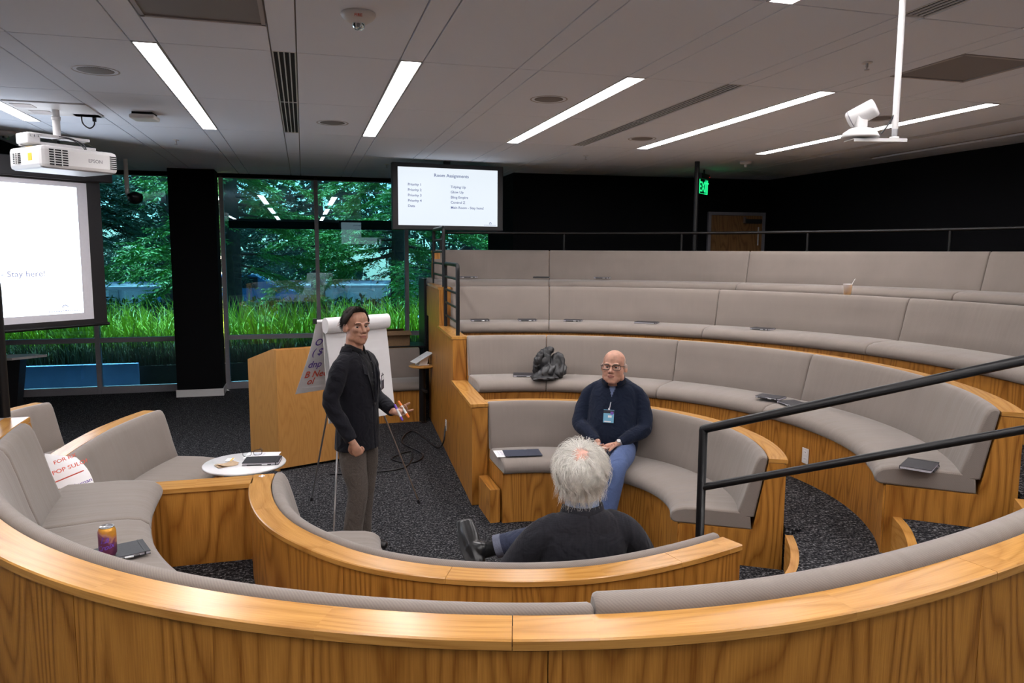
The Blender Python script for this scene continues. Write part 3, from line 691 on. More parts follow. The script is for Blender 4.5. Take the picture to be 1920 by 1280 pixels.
# ================================================================== HANGING DISPLAY
def slide(parent, mw, W, Hh, m, tm):
    q = MB(); q.add([mw @ Vector(p) for p in ((0, 0, 0), (W, 0, 0), (W, -Hh, 0), (0, -Hh, 0))], [(3, 2, 1, 0)], None); s_ = q.build('lit_picture', m, parent)
    mref = font_mesh('Main Room - Stay here!', .036*Hh*1.5); wref = max(v.co.x for v in mref.vertices); kx = .336*W/wref
    def T(t, x, y, sz, al='LEFT'):
        text('lettering', t, sz*Hh*1.5, tm, mw @ Matrix.Translation((x*W, -(y+.012)*Hh, .004)) @ Matrix.Diagonal((kx, 1.12, 1, 1)), s_, al)
    T('Room Assignments', .527, .14, .046, 'CENTER')
    for i, (a, b) in enumerate(zip(('Priority 1', 'Priority 2', 'Priority 3', 'Priority 4', 'Data'), ('Tidying Up', 'Glow Up', 'Bling Empire', 'Control Z', 'Main Room - Stay here!'))):
        T(a, .094, .305+.0925*i, .036); T(b, .517, .325+.0905*i, .036)
    lg_ = MB()
    for q_ in (-.9, -.45, 0, .45, .9): c0 = Vector((.925*W+sin(q_)*.012*W, -.945*Hh+cos(q_)*.016*W-.01*W, .004)); lathe(lg_, [(0, 0), (.0028*W, 0), (0, .0004)], 8, mw @ c0, mw.to_3x3())
    lathe(lg_, [(.011*W, 0), (.013*W, 0), (.011*W, .0004)], 20, mw @ Vector((.925*W, -.95*Hh, .0035)), mw.to_3x3()); lg_.build('emblem', tm, s_)
    for i in range(14): 
        q2 = MB(); box(q2, ((.862+.0092*i)*W, -.978*Hh, .004), (.0060*W, .008*Hh, .0005)); q2.v = [tuple(mw @ Vector(p)) for p in q2.v]; q2.build('small_print', tm, s_)
    return s_
def hexm(o, x, y, z=None): return basis(o, x, y)
tv = empty('hanging_display', 'wide black display hung from the ceiling showing Room Assignments', 'display')
TL_ = ray_y(735, 303, 10.0); TR_ = ray_y(944, 309, 10.12); BL_ = ray_y(741, 430, 10.0)
tx = Vector((TR_.x-TL_.x, TR_.y-TL_.y, 0)); tw = tx.length; th_ = TL_.z-BL_.z; tm_ = basis((TL_.x, TL_.y, TL_.z), tx, (0, 0, 1))
q = MB(); box(q, (tw/2, -th_/2, -.05), (tw, th_, .09), 0, None, .008); q.v = [tuple(tm_ @ Vector(p)) for p in q.v]; q.build('bezel', M['black_plastic'], tv)
slide(tv, tm_ @ Matrix.Translation((.074, -.055, -.003)), tw-.158, th_-.115, M['slide_tv'], M['txt'])
q = MB(); box(q, (tw/2, -.15, -.12), (.5, .3, .06)); box(q, (tw/2, .0, -.12), (.08, .5, .06)); q.v = [tuple(tm_ @ Vector(p)) for p in q.v]; 
q.v = [(a, b, min(c, CEIL)) for a, b, c in q.v]; q.build('ceiling_mount', M['black_metal'], tv)
# a second display behind the photographer, seen only as a reflection in the window
tv2 = empty('hanging_display', 'display behind the photographer, seen only mirrored in the window', 'display')
m2 = basis((2.75, -1.6, 3.30), (-1, 0, 0), (0, 0, 1))
q = MB(); box(q, (.76, -.43, -.05), (1.52, .86, .09), 0, None, .008); q.v = [tuple(m2 @ Vector(p)) for p in q.v]; q.build('bezel', M['black_plastic'], tv2)
slide(tv2, m2 @ Matrix.Translation((.07, -.055, -.003)), 1.38, .75, M['slide_tv'], M['txt'])
tube(MB(), [(2.0, -1.68, 3.2), (2.0, -1.68, CEIL)], .03).build('ceiling_mount', M['black_metal'], tv2)
# ================================================================== PROJECTION SCREEN
sdir = Vector((.729, .685, 0)).normalized(); PR = Vector((-2.165, 9.42, 0)); snrm = Vector((sdir.y, -sdir.x, 0))
def scr_hit(px, py):
    d = _r*((px-960)/FPX) - _u*((py-640)/FPX) + _f; o = Vector((0, 0, EYE)); t = (PR-o).dot(snrm)/d.dot(snrm); p = o+d*t
    return (p-PR).dot(sdir), p.z
SW = 3.35
sc = empty('projection_screen', 'large roller projection screen lit with a slide at the left edge', 'screen')
zt, zb = 2.955, 1.385
sm = basis(PR-sdir*SW+Vector((0, 0, zt)), sdir, (0, 0, 1))
zwb = scr_hit(178, 597)[1]; aw = -scr_hit(158, 400)[0]
asl = -scr_hit(147, 480)[0]; zsb = scr_hit(150, 586)[1]; zst = scr_hit(136, 351)[1]
def plate(name, x0, x1, z1, z0, dz, m, parent):
    q = MB(); box(q, ((x0+x1)/2, (z0+z1)/2, dz), (x1-x0, z1-z0, .0015)); q.v = [tuple(sm @ Vector(p)) for p in q.v]; return q.build(name, m, parent)
plate('black_border', 0, SW, 0, zb-zt, 0, M['black_plastic'], sc)
plate('white_cloth', .13, SW-aw*.8, -.02, zwb-zt, .0018, M['screen_white'], sc)
Wl = 2.62; xr = SW-asl*.93
sl_ = slide(sc, sm @ Matrix.Translation((xr-Wl, zst-zt, .004)), Wl, zst-zsb, M['slide'], M['txt_p'])
bt = MB(); tube(bt, [sm @ Vector((-.02, zb-zt, .0)), sm @ Vector((SW+.02, zb-zt, .0))], .018, 10); bt.build('bottom_bar', M['black_metal'], sc)
cs = MB(); box(cs, (SW/2, .10, -.03), (SW+.25, .20, .16), 0, None, .01); cs.v = [tuple(sm @ Vector(p)) for p in cs.v]; cs.build('roller_case', M['black_plastic'], sc)
for x in (.4, SW-.4): tube(MB(), [sm @ Vector((x, .18, -.03)), sm @ Vector((x, CEIL-zt, -.03))], .012, 8).build('hanger', M['black_metal'], sc)
# ================================================================== PROJECTOR
pj = empty('projector', 'white projector on a ceiling bracket in front of the screen', 'projector')
# the body is square to the screen; measured corner positions give its place
px_ = sdir; 
pc = ray_at(121, 303, 6.55)
pm = basis((pc.x, pc.y, pc.z), sdir, (-sdir.y, sdir.x, 0)) @ Matrix.Scale(1.2, 4)
def pbox(name, c, s, m, parent=None, bev=.004):
    q = MB(); box(q, c, s, 0, None, bev); q.v = [tuple(pm @ Vector(p)) for p in q.v]; return q.build(name, M[m], parent or pj)
W_, D_, H_ = .545, .435, .155
body = pbox('housing', (0, 0, 0), (W_, D_, H_), 'white_plastic', None, .028)
# front grille with louvre bars, measured on the face turned to the viewer
def louvre(cx, w, cy0=-D_/2, h=.115, n=7, side=False):
    for i in range(n):
        z = -h/2+h*(i+.5)/n
        if side: pbox('louvre_slot', (-W_/2, cx, z), (.006, w, h/n*.55), 'dark', body, 0)
        else: pbox('louvre_slot', (cx, cy0, z), (w, .006, h/n*.55), 'dark', body, 0)
louvre(-.155, .125); louvre(.235, .05, h=.10)
for q_ in (-.185, -.135): pbox('louvre_bar', (q_, -D_/2-.004, 0), (.005, .008, .118), 'white_plastic', body, 0)
louvre(.10, .10, h=.075, n=6, side=True)
for q_ in (.085, .115): pbox('louvre_bar', (-W_/2-.004, q_, 0), (.008, .006, .078), 'white_plastic', body, 0)
pbox('warning_label', (-W_/2-.0005, -.075, .002), (.002, .05, .05), 'yellow', body, 0)
pbox('warning_label', (-W_/2+.03, -.02, .0785), (.02, .07, .002), 'yellow', body, 0)
text('lettering', 'EPSON', .034, M['ink_grey'], pm @ basis((.05, -D_/2-.0012, -.012), (1, 0, 0), (0, 0, 1)), body)
q = MB(); lathe(q, [(.055, 0), (.055, .012), (.045, .016), (.040, .006), (0, .004)], 28, (0, 0, 0)); mm = pm @ Matrix.Translation((.0, D_/2-.002, .0)) @ Matrix.Rotation(radians(-90), 4, 'X'); q.v = [tuple(mm @ Vector(p)) for p in q.v]; q.build('projector_lens', M['black_plastic'], pj)
pbox('bracket_plate', (-.02, .0, .105), (.46, .10, .022), 'white_metal', pj); pbox('bracket_plate', (-.02, .10, .105), (.46, .03, .03), 'white_metal', pj)
pbox('bracket_plate', (-.04, .0, .165), (.42, .09, .02), 'white_metal', pj); pbox('bracket_side', (-.23, .02, .135), (.09, .16, .075), 'white_metal', pj, .012)
for q_ in (-.26, -.235, -.21): pbox('adjusting_screw', (q_+.01, -.065, .15), (.008, .02, .014), 'steel', pj, 0)
for a, b in ((-.15, -.12), (.13, -.12), (-.15, .12), (.13, .12)): pbox('spacer', (a, b*.6, .085), (.03, .03, .03), 'white_metal', pj, 0)
pt = pm @ Vector((-.03, .02, .17)); tube(MB(), [pt, (pt.x, pt.y, CEIL)], .030, 18).build('drop_pole', M['white_metal'], pj)
lathe(MB(), [(.033, 0), (.036, .0), (.036, .03), (.033, .03)], 24, (pt.x, pt.y, CEIL-.10)).build('pole_collar', M['white_metal'], pj)
tube(MB(), catmull([pm @ Vector(p) for p in ((-.06, -.03, .17), (0, -.10, .155), (.07, -.13, .12), (.10, -.12, .075))], .02), .005, 8).build('cable', M['black_plastic'], pj)
tube(MB(), catmull([pm @ Vector(p) for p in ((-.10, -.04, .14), (-.02, -.11, .15), (.05, -.14, .11), (.095, -.12, .075))], .02), .004, 8).build('cable', M['black_plastic'], pj)
e = empty('mounting_plate', 'square white ceiling plate at the top of the projector pole', 'ceiling plate', (pt.x, pt.y, CEIL)); rbox('plate_face', (0, 0, -.006), (.62, .62, .012), M['white_metal'], e)
for a, b in ((-.2, -.15), (-.15, .15)): rbox('knockout', (a, b, -.014), (.16, .16, .004), M['grid'], e)
e = empty('ceiling_socket', 'ceiling socket with a looping black cable right of the projector pole', 'socket', (-1.84, 7.72, CEIL))
rbox('socket_plate', (0, 0, -.006), (.22, .16, .012), M['grid'], e); tube(MB(), catmull([(-.05, 0, -.01), (-.04, 0, -.08), (.01, 0, -.12), (.05, 0, -.09), (.055, 0, -.03)], .01), .006, 8).build('cable', M['black_plastic'], e)
rbox('plug', (.055, 0, -.035), (.028, .03, .05), M['black_plastic'], e)
# ================================================================== STAGE FURNITURE
# lectern
pd = empty('lectern', 'pale wood lectern standing left of the easel', 'lectern')
A = Vector((-.28, 7.75, 0)); Bk = Vector((-.56, 8.12, 0)); dx_ = Vector((.93, .37, 0)).normalized()*.80
def polyprism(name, prof, o, u, v, wd, m, parent, flip=False):
    """profile (a,z) in the plane of u and z, pushed along v by wd"""
    q = MB(); n = len(prof); u = Vector(u).normalized(); v = Vector(v).normalized()
    vs = [o+u*a+Vector((0, 0, z)) for a, z in prof]+[o+u*a+Vector((0, 0, z))+v*wd for a, z in prof]
    fs = [tuple(range(n)), tuple(range(n, 2*n))[::-1]]; uv = [[(prof[i % n][0], prof[i % n][1]) for i in f] for f in fs]
    for i in range(n):
        j = (i+1) % n; fs.append((i, i+n, j+n, j))
        if abs(prof[i][1]-prof[j][1]) > abs(prof[i][0]-prof[j][0]): uv.append([(0, prof[i][1]), (wd, prof[i][1]), (wd, prof[j][1]), (0, prof[j][1])])
        else: uv.append([(0, prof[i][0]), (wd, prof[i][0]), (wd, prof[j][0]), (0, prof[j][0])])
    q.add(vs, fs, uv); o_ = q.build(name, m, parent)
    bm = bmesh.new(); bm.from_mesh(o_.data); bmesh.ops.recalc_face_normals(bm, faces=bm.faces); bm.to_mesh(o_.data); bm.free(); return o_
u_ = (Bk-A); dl = u_.length
polyprism('lectern_body', [(.01, .04), (dl-.01, .04), (dl-.01, 1.09), (.03, 1.225), (.01, 1.225)], A+dx_.normalized()*.0, u_, dx_, .80, M['podium'], pd)
polyprism('side_panel', [(0, .0), (dl, .0), (dl, 1.105), (.03, 1.245), (0, 1.245)], A-dx_.normalized()*.022, u_, dx_, .022, M['podium'], pd)
polyprism('side_panel', [(0, .0), (dl, .0), (dl, 1.105), (.03, 1.245), (0, 1.245)], A+dx_, u_, dx_, .022, M['podium'], pd)
polyprism('front_panel', [(-.018, .03), (0, .03), (0, 1.235), (-.018, 1.235)], A-dx_.normalized()*.02, u_, dx_, .84, M['podium'], pd)
polyprism('desk_top', [(.03, 1.228), (dl-.01, 1.095), (dl-.01, 1.11), (.03, 1.243)], A, u_, dx_, .80, M['podium'], pd)
# easel with flip chart
ea = empty('easel', 'grey tubular easel holding the flip chart behind the standing man', 'easel')
def chart_pt(px, py, D): return ray_at(px, py, D)
tl = ray_at(604, 600, 5.90); tr = ray_at(718, 590, 6.35); tl.z = tr.z = (tl.z+tr.z)/2
top_c = (tl+tr)/2
fd = (tr-tl); fd.z = 0; cw = fd.length; fd.normalize(); fn = Vector((fd.y, -fd.x, 0))
fl_ = Vector((.01, 6.72, 0)); fr_ = Vector((.93, 6.42, 0)); fb_ = Vector((.17, 5.80, 0))
apex = tl.lerp(tr, .5)-fn*.06
hl = ray_at(646, 601, 6.32)
for nm, a, b in (('leg', fl_, hl), ('leg', fr_, hl+fd*.02), ('leg', fb_, hl-fd*.02)):
    lg_ = tube(MB(), [a+(b-a)*.02, a+(b-a)*.55], .008, 10); tube(lg_, [a+(b-a)*.5, b], .011, 10); lo = lg_.build(nm, M['steel'] if 0 else M['alu2'] if 'alu2' in M else M['steel'], ea)
    tube(MB(), [a, a+(b-a).normalized()*.035], .013, 10).build('rubber_foot', M['black_plastic'], lo)
tube(MB(), [tl-fd*.05-fn*.01+Vector((0, 0, -.015)), tr+fd*.02-fn*.01+Vector((0, 0, -.015))], .010, 8).build('clamp_bar', M['white_metal'], ea)
rb = MB(); box(rb, (0, 0, 0), (.03, .03, .04)); ro = rb.build('clamp_end', M['black_plastic'], ea); ro.location = tl-fd*.06-fn*.01+Vector((0, 0, -.01))
board = MB(); bm_ = basis(tl-fn*.012, fd, (0, 0, 1)); box(board, (cw/2, -.42, -.008), (cw*.96, .82, .008)); board.v = [tuple(bm_ @ (Matrix.Rotation(radians(-4), 4, 'X') @ Vector(p))) for p in board.v]; board.build('backing_board', M['white_metal'], ea)
# flip chart pad: front page, rolled pages, page thrown over the back
fp = empty('flip_chart', 'white flip-chart pad with its top pages rolled over, on the easel', 'flip chart')
def sheet(name, top0, top1, drop, out, m, parent, th=.002, curl=.01, n=12):
    q = MB(); vs = []; wdt = (top1-top0)
    for i in range(n+1):
        t = i/n
        for s_ in (0, 1):
            p = top0+wdt*s_+Vector((0, 0, -drop*t))+out*(t)+fn*curl*sin(pi*t*1.3+s_)
            vs.append(p); vs.append(p-fn*th)
    fs = []
    for i in range(n):
        a = i*4; b = a+4; fs += [(a, b, b+2, a+2), (a+1, a+3, b+3, b+1), (a, a+1, b+1, b), (a+2, b+2, b+3, a+3)]
    fs += [(0, 2, 3, 1), (n*4, n*4+1, n*4+3, n*4+2)]
    q.add(vs, fs, None, 0, False); return q.build(name, m, parent)
zb_ = ray_at(720, 786, 6.15).z
dr_ = tl.z-zb_
front = sheet('front_page', tl+fn*.014, tr+fn*.014, dr_+.0, fn*.11+fd*.03, M['paper'], fp, .006)
rl = MB(); P0 = tl+fn*.045+Vector((0, 0, -.045)); P1 = tr+fn*.045+Vector((0, 0, -.045))
vs = []; fs = []; ns = 18
for s_, P in ((0, P0-fd*.005), (1, P1+fd*.01)):
    for k in range(ns):
        q_ = 2*pi*k/ns; vs.append(P+fn*(.045*cos(q_))+Vector((0, 0, .062*sin(q_))))
for k in range(ns): fs.append((k, (k+1) % ns, ns+(k+1) % ns, ns+k))
fs += [tuple(range(ns))[::-1], tuple(range(ns, 2*ns))]
rl.add(vs[:], fs[:ns], None, 0, True); rl.add(vs[:], fs[ns:], None, 0, False); ro = rl.build('rolled_pages', M['paper'], fp)
text('handwriting', 'A.  O  B  .', .05, M['ink_faint'], basis(P0+fn*.0455+fd*.07+Vector((0, 0, -.012)), fd, (0, 0, 1)), ro)
text('handwriting', '(F', .075, M['ink_violet'], basis(tr+fn*.030-fd*.10+Vector((0, 0, -.16)), fd, (0, 0, 1)), front, shear=.2)
bl = ray_at(592, 604, 6.42); bk_t0 = tl-fn*.03-fd*.03; bk_t1 = tr-fn*.03-fd*.03
bkdrop = tl.z-ray_at(570, 729, 6.35).z
bkp = sheet('back_page', bk_t0, bk_t1, bkdrop, -fn*.25-fd*.04, M['paper'], fp, .002, .02)
# writing on the page thrown over, on the strip that shows left of the pad
sh_n = (Vector((0, 0, -bkdrop))-fn*.25-fd*.04).normalized()
for i, (tx_, m_, k_) in enumerate((('O N', 'ink_violet', .34), ('( $ 4', 'ink_violet', .47), ('dnp', 'ink_violet', .64), ('B Need', 'ink_red', .78), ('  ol', 'ink_red', .88))):
    o_ = bk_t0+sh_n*(Vector((0, 0, -bkdrop))-fn*.25-fd*.04).length*k_+fd*.02+fn*(.012+.02*sin(pi*k_*1.3))
    text('handwriting', tx_, .085, M[m_], basis(o_, fd, -sh_n), bkp, shear=.2)
# round white table with its things
tb = empty('round_table', 'small round white table in front of the left bench', 'table', (-.445, 5.57, 0))
lathe(MB(), [(0, .672), (.24, .672), (.283, .685), (.286, .694), (.28, .70), (0, .70)], 56).build('table_top', M['white_top'], tb)
tube(MB(), [(0, 0, .02), (0, 0, .675)], .028, 18).build('pedestal', M['black_metal'], tb)
lathe(MB(), [(0, 0), (.20, 0), (.20, .008), (.03, .02), (0, .02)], 36).build('foot_plate', M['black_metal'], tb)
def notebook(loc, rz, label, parent=None, s=(.21, .148, .016), group='notebooks on the bench seats', pen=True, tilt=None, cover='book'):
    e = empty('notebook', label, 'notebook', loc, rz, group)
    x, y, z = s
    box(MB(), (0, 0, z/2), (x-.006, y-.006, z-.004), 0, None, .001).build('page_block', M['pages'], e)
    c_ = MB(); box(c_, (0, 0, .001), (x, y, .002), 0, None, .0006); box(c_, (0, 0, z-.001), (x, y, .0022), 0, None, .0006); box(c_, (0, y/2-.001, z/2), (x, .002, z)); c_.build('cover', M[cover], e)
    bn = MB(); box(bn, (x/2-.02, 0, z+.0006), (.006, y+.002, .0012)); box(bn, (x/2-.02, -y/2-.0006, z/2), (.006, .0012, z)); bn.build('elastic_band', M['black_plastic'], e)
    if pen:
        p_ = MB(); tube(p_, [(-x*.36, -y/2-.006, .006), (x*.30, -y/2-.006, .006)], [.0045, .0045], 8); po = p_.build('pen', M['black_plastic'], e)
        tube(MB(), [(x*.05, -y/2-.0062, .0062), (x*.2, -y/2-.0062, .0062)], .0052, 8).build('pen_grip', M['steel'], po)
    return e
tpz = .7005
c_ = ray_z(492, 866, tpz); notebook((c_.x, c_.y, tpz), radians(-7), 'closed dark notebook with a pen on the round white table', group=None, s=(.25, .175, .02))
# loose sheets, glasses, sticky pad, napkin
def leaf(name, px, py, z, rz, w, h, m, lab, cat, curl=0, parent=None):
    q = MB(); vs = []; n = 8
    for i in range(n+1):
        for s_ in (-1, 1): vs.append(((i/n-.5)*w, s_*h/2, .0006+curl*(abs(i/n-.5)*2)**2))
    for i in range(n+1):
        for s_ in (-1, 1): vs.append(((i/n-.5)*w, s_*h/2, curl*(abs(i/n-.5)*2)**2))
    K = 2*(n+1); fs = []
    for i in range(n):
        a = 2*i; fs += [(a, a+2, a+3, a+1), (K+a, K+a+1, K+a+3, K+a+2), (a, K+a, K+a+2, a+2), (a+1, a+3, K+a+3, K+a+1)]
    fs += [(0, 1, K+1, K), (2*n, K+2*n, K+2*n+1, 2*n+1)]
    q.add(vs, fs); p = ray_z(px, py, z); o = q.build(name, m); o.location = (p.x, p.y, z); o.rotation_euler = (0, 0, rz); return tag(o, lab, cat) if lab else o
s1_ = leaf('paper_sheet', 492, 853, tpz+.0005, radians(-10), .24, .17, M['paper'], 'white sheet with blue print under the eyeglasses on the round table', 'paper')
for i in range(3): text('print', 'lmn pqrs tu', .018, M['ink_violet'], basis((-.07, .045-.035*i, .0012), (1, 0, 0), (0, 1, 0)), s1_)
st = empty('sticky_pad', 'small white pad with a yellow stripe on the round table', 'note pad', tuple(ray_z(431, 863, tpz)), radians(80)); rbox('pad_block', (0, 0, .004), (.075, .05, .008), M['paper'], st, .001); rbox('yellow_stripe', (.0, -.016, .0085), (.076, .012, .0012), M['yellow'], st, .0003)
np_ = leaf('napkin', 424, 872, tpz+.001, radians(24), .14, .10, M['paper_warm'], 'crumpled brown paper napkin on the round table', 'napkin', .006); 
n2_ = leaf('napkin_fold', 0, 0, tpz+.001, 0, .13, .09, M['paper_warm'], None, None, .01); n2_.parent = np_; n2_.location = (.012, .006, .002); n2_.rotation_euler = (.02, .03, .25)
def eyeglasses(mw, m, parent=None, w=.125, hh=.036, temple=.13, fold=True, label=None):
    """frame in local x (right), z (up), temples run along -y"""
    root = parent
    if label:
        root = empty('eyeglasses', label, 'eyeglasses'); 
    f = MB()
    for s_ in (-1, 1):
        cx = s_*w*.265; pts = []
        for k in range(20):
            q_ = 2*pi*k/20; ex_ = 2/3.2
            X = cx+math.copysign(abs(cos(q_))**ex_, cos(q_))*w*.205; Z = math.copysign(abs(sin(q_))**ex_, sin(q_))*hh/2; pts.append(mw @ Vector((X, 0, Z)))
        tube(f, pts, .0021, 6, closed=True)
    tube(f, [mw @ Vector(p) for p in ((-w*.075, 0, hh*.18), (0, .003, hh*.28), (w*.075, 0, hh*.18))], .0018, 6)
    f.build('spectacle_frame' if label is None else 'rims', m, root)
    for s_ in (-1, 1):
        tube(MB(), [mw @ Vector(p) for p in ((s_*w*.47, 0, hh*.25), (s_*w*.53, -.006, hh*.25), (s_*w*.54, -temple*.75, hh*.2), (s_*w*.52, -temple, -hh*.35))], .0018, 6).build('temple', m, root)
    for s_ in (-1, 1):
        q = MB(); pts = []
        for k in range(16):
            q_ = 2*pi*k/16; pts.append(mw @ Vector((s_*w*.265+cos(q_)*w*.195, .0, sin(q_)*hh*.46)))
        q.add(pts, [tuple(range(16))]); q.build('spectacle_lens', M['clear'], root)
    return root
gp = ray_z(474, 852, tpz)
gm = basis((gp.x, gp.y, tpz+.019), Vector((.93, .22, 0)), Vector((-.22, .93, 0))) @ Matrix.Rotation(radians(4), 4, 'X') @ Matrix.Rotation(pi, 4, 'Y') @ Matrix.Rotation(0, 4, 'Z')
eyeglasses(basis((gp.x, gp.y-.03, tpz+.021), (.95, .25, 0), (-.25, .95, 0)) @ Matrix.Rotation(pi, 4, 'Z'), M['black_plastic'], w=.145, hh=.040, label='black-framed eyeglasses lying open on papers on the round table')
# written sheet lying over the left bench
fs_p = [ray_at(96, 852, 5.15), ray_at(135, 856, 5.25), ray_at(178, 920, 4.85), ray_at(106, 935, 4.55)]
q = MB(); n = 8; vs = []
A0, A1, A2, A3 = ray_at(84, 850, 4.40), ray_at(143, 857, 4.62), ray_at(181, 926, 4.42), ray_at(62, 955, 4.22)
for i in range(n+1):
    t = i/n; L0 = A0.lerp(A3, t); L1 = A1.lerp(A2, t); bow = sin(pi*t)*.02
    for j in range(5):
        p = L0.lerp(L1, j/4)+Vector((bow, 0, bow*.8)); vs.append(p)
K = len(vs); vs += [v-Vector((.0015, 0, .0015)) for v in vs]; fs = []
for i in range(n):
    for j in range(4):
        a = i*5+j; fs.append((a, a+5, a+6, a+1)); fs.append((K+a, K+a+1, K+a+6, K+a+5))
for i in range(n): fs.append((i*5, K+i*5, K+i*5+5, i*5+5)); fs.append((i*5+4, i*5+9, K+i*5+9, K+i*5+4))
q.add(vs, fs, None, 0, False); po = q.build('written_sheet', M['paper']); tag(po, 'white flip-chart sheet with red and violet handwriting on the left bench', 'paper sheet')
ux = (A2-A3).normalized(); uy = ((A0+A1)/2-(A2+A3)/2).normalized()
nn_ = ux.cross(uy).normalized()
for tx_, m_, t, off_, sz in (('FOR RX', 'ink_red', .30, .045, .036), ('POP SULO?', 'ink_red', .50, .05, .040), ('a. works human', 'ink_violet', .90, .06, .036)):
    o_ = A0.lerp(A3, t)+nn_*.010+Vector((.02, 0, .012))+ux*off_
    text('handwriting', tx_, sz, M[m_], basis(o_, ux+uy*.22, uy), po, shear=.15)
ul = MB(); a_0 = A0.lerp(A3, .66)+nn_*.014+Vector((.02, 0, .012))+ux*.05; tube(ul, [a_0, a_0+(ux+uy*.25)*.17], .0035, 6); ul.build('underline', M['ink_red'], po)
# side table with tablet, fixed to the end wall
e = empty('side_table', 'small round oak side table on a black pole beside the stepped wall', 'side table', (1.58, 9.98, 0))
lathe(MB(), [(0, .735), (.15, .735), (.172, .745), (.172, .757), (.165, .762), (0, .762)], 40).build('table_top', M['cap'], e)
tube(MB(), [(0, 0, .03), (0, 0, .74)], .042, 18).build('pole', M['black_metal'], e)
tube(MB(), [(0, 0, .45), (.02, -.2, .45)], .022, 12).build('wall_arm', M['black_metal'], e)
e.location = (1.44, 9.56, 0)
e = empty('tablet', 'white tablet tilted on its stand on the small round side table', 'tablet', (1.44, 9.56, .7625), radians(15))
rbox('stand_base', (0, 0, .006), (.15, .11, .012), M['white_plastic'], e)
tm2 = Matrix.Rotation(radians(-32), 4, 'Y')
q = MB(); vs = [(-.06, -.05, .012), (.05, -.05, .012), (.05, .05, .012), (-.06, .05, .012), (-.03, -.04, .10), (.085, -.04, .135), (.085, .04, .135), (-.03, .04, .10)]; q.add(vs, BOXF); q.build('stand_wedge', M['white_plastic'], e)
q = MB(); box(q, (.0, 0, .0), (.27, .19, .008), 0, None, .003); mm = Matrix.Translation((-.005, 0, .10)) @ Matrix.Rotation(radians(-27), 4, 'Y'); q.v = [tuple(mm @ Vector(p)) for p in q.v]; q.build('tablet_body', M['white_plastic'], e)
# wall outlets
def outlet(m4, lab):
    e = empty('wall_outlet', lab, 'outlet'); q = MB(); box(q, (0, 0, .003), (.075, .12, .006), 0, None, .002); q.v = [tuple(m4 @ Vector(p)) for p in q.v]; q.build('cover_plate', M['white_plastic'], e)
    for z in (-.026, .026):
        q = MB(); box(q, (0, z, .0065), (.034, .030, .002)); q.v = [tuple(m4 @ Vector(p)) for p in q.v]; so_ = q.build('socket', M['paper'], e)
        for x in (-.007, .007): q = MB(); box(q, (x, z+.003, .0076), (.002, .009, .001)); q.v = [tuple(m4 @ Vector(p)) for p in q.v]; q.build('slot', M['dark'], so_)
    return e
o_y = 8.05; outlet(basis((yx(o_y)-.001, o_y, .31), (-.059, -1, 0), (0, 0, 1)), 'white outlet plate low on the oak end wall')
s_o = FAR[1].near(*tuple(ray_z(1490, 853, .66))[:2]); pth, nrm_, tng = FAR[1].at(s_o+.05)
base_p = Vector((pth.x, pth.y, 0))-Vector((nrm_.x, nrm_.y, 0))*.564
outlet(basis((base_p.x, base_p.y, .66), (tng.x*1, tng.y*1, 0), (0, 0, 1)) if 1 else None, 'white outlet plate on the front of the second far bench')
# cable on the floor by the wall
pts = [(yx(8.05)-.01, 8.05, .30), (yx(8.1)-.05, 8.0, .12), (yx(8.3)-.1, 8.3, .01), (1.25, 9.1, .01), (1.05, 8.6, .01), (1.2, 8.0, .01), (1.05, 7.7, .01), (.85, 7.9, .01), (1.1, 8.15, .01), (.95, 7.55, .01), (.5, 7.45, .01), (.2, 7.5, .01)]
o = tube(MB(), catmull(pts, .04), .009, 8).build('power_cable', M['black_plastic']); tag(o, 'black power cable looping over the carpet behind the easel to the wall outlet', 'cable')
# ================================================================== THINGS ON THE BENCHES
def on_far(k, px, lab, d=-.38, rz=0, dz=0, z=None, **kw):
    """stand a notebook on far bench k where the measured column px crosses the seat"""
    p_ = FAR[k]; best = None
    for i in range(0, int(p_.len/.02)):
        a, n, t = p_.at(i*.02); X = Vector((a.x+n.x*d, a.y+n.y*d, .45*k+.534)); v = X-Vector((0, 0, EYE)); x = 960+FPX*v.dot(_r)/v.dot(_f)
        if best is None or abs(x-px) < best[0]: best = (abs(x-px), X, t)
    X, t = best[1], best[2]
    return notebook((X.x, X.y, X.z+dz), atan2(t.y, t.x)+rz, lab, **kw)
on_far(3, 879, 'leftmost closed notebook on the top bench', -.33, rz=.1)
on_far(3, 1015, 'closed notebook beside the first cushion seam of the top bench', -.33, rz=pi-.1)
on_far(3, 1130, 'third closed notebook from the left on the top bench', -.33)
on_far(2, 901, 'leftmost closed notebook on the third bench, below the guard rail', -.36)
on_far(2, 988, 'closed notebook just left of the first cushion seam on the third bench', -.36, rz=.05)
on_far(2, 1075, 'closed notebook just right of the first cushion seam on the third bench', -.36, rz=-.05)
on_far(2, 1214, 'wide closed notebook in the middle of the third bench', -.36, pen=False, s=(.25, .17, .014))
on_far(2, 1428, 'thin notebook on the third bench below the paper cup', -.36)
on_far(1, 986, 'closed black notebook left of the dark jacket on the second bench', -.33, rz=-.05, s=(.24, .17, .018))
on_far(1, 1444, 'slim notebook lying half across another one on the second bench', -.42, rz=.3, dz=.018)
on_far(1, 1489, 'lower of two overlapping notebooks on the second bench, below the black handrail', -.40, rz=-.15, s=(.24, .17, .016))
on_far(1, 1756, 'closed notebook with a pen near the right end of the second bench', -.38, rz=pi-.3, s=(.23, .165, .018))
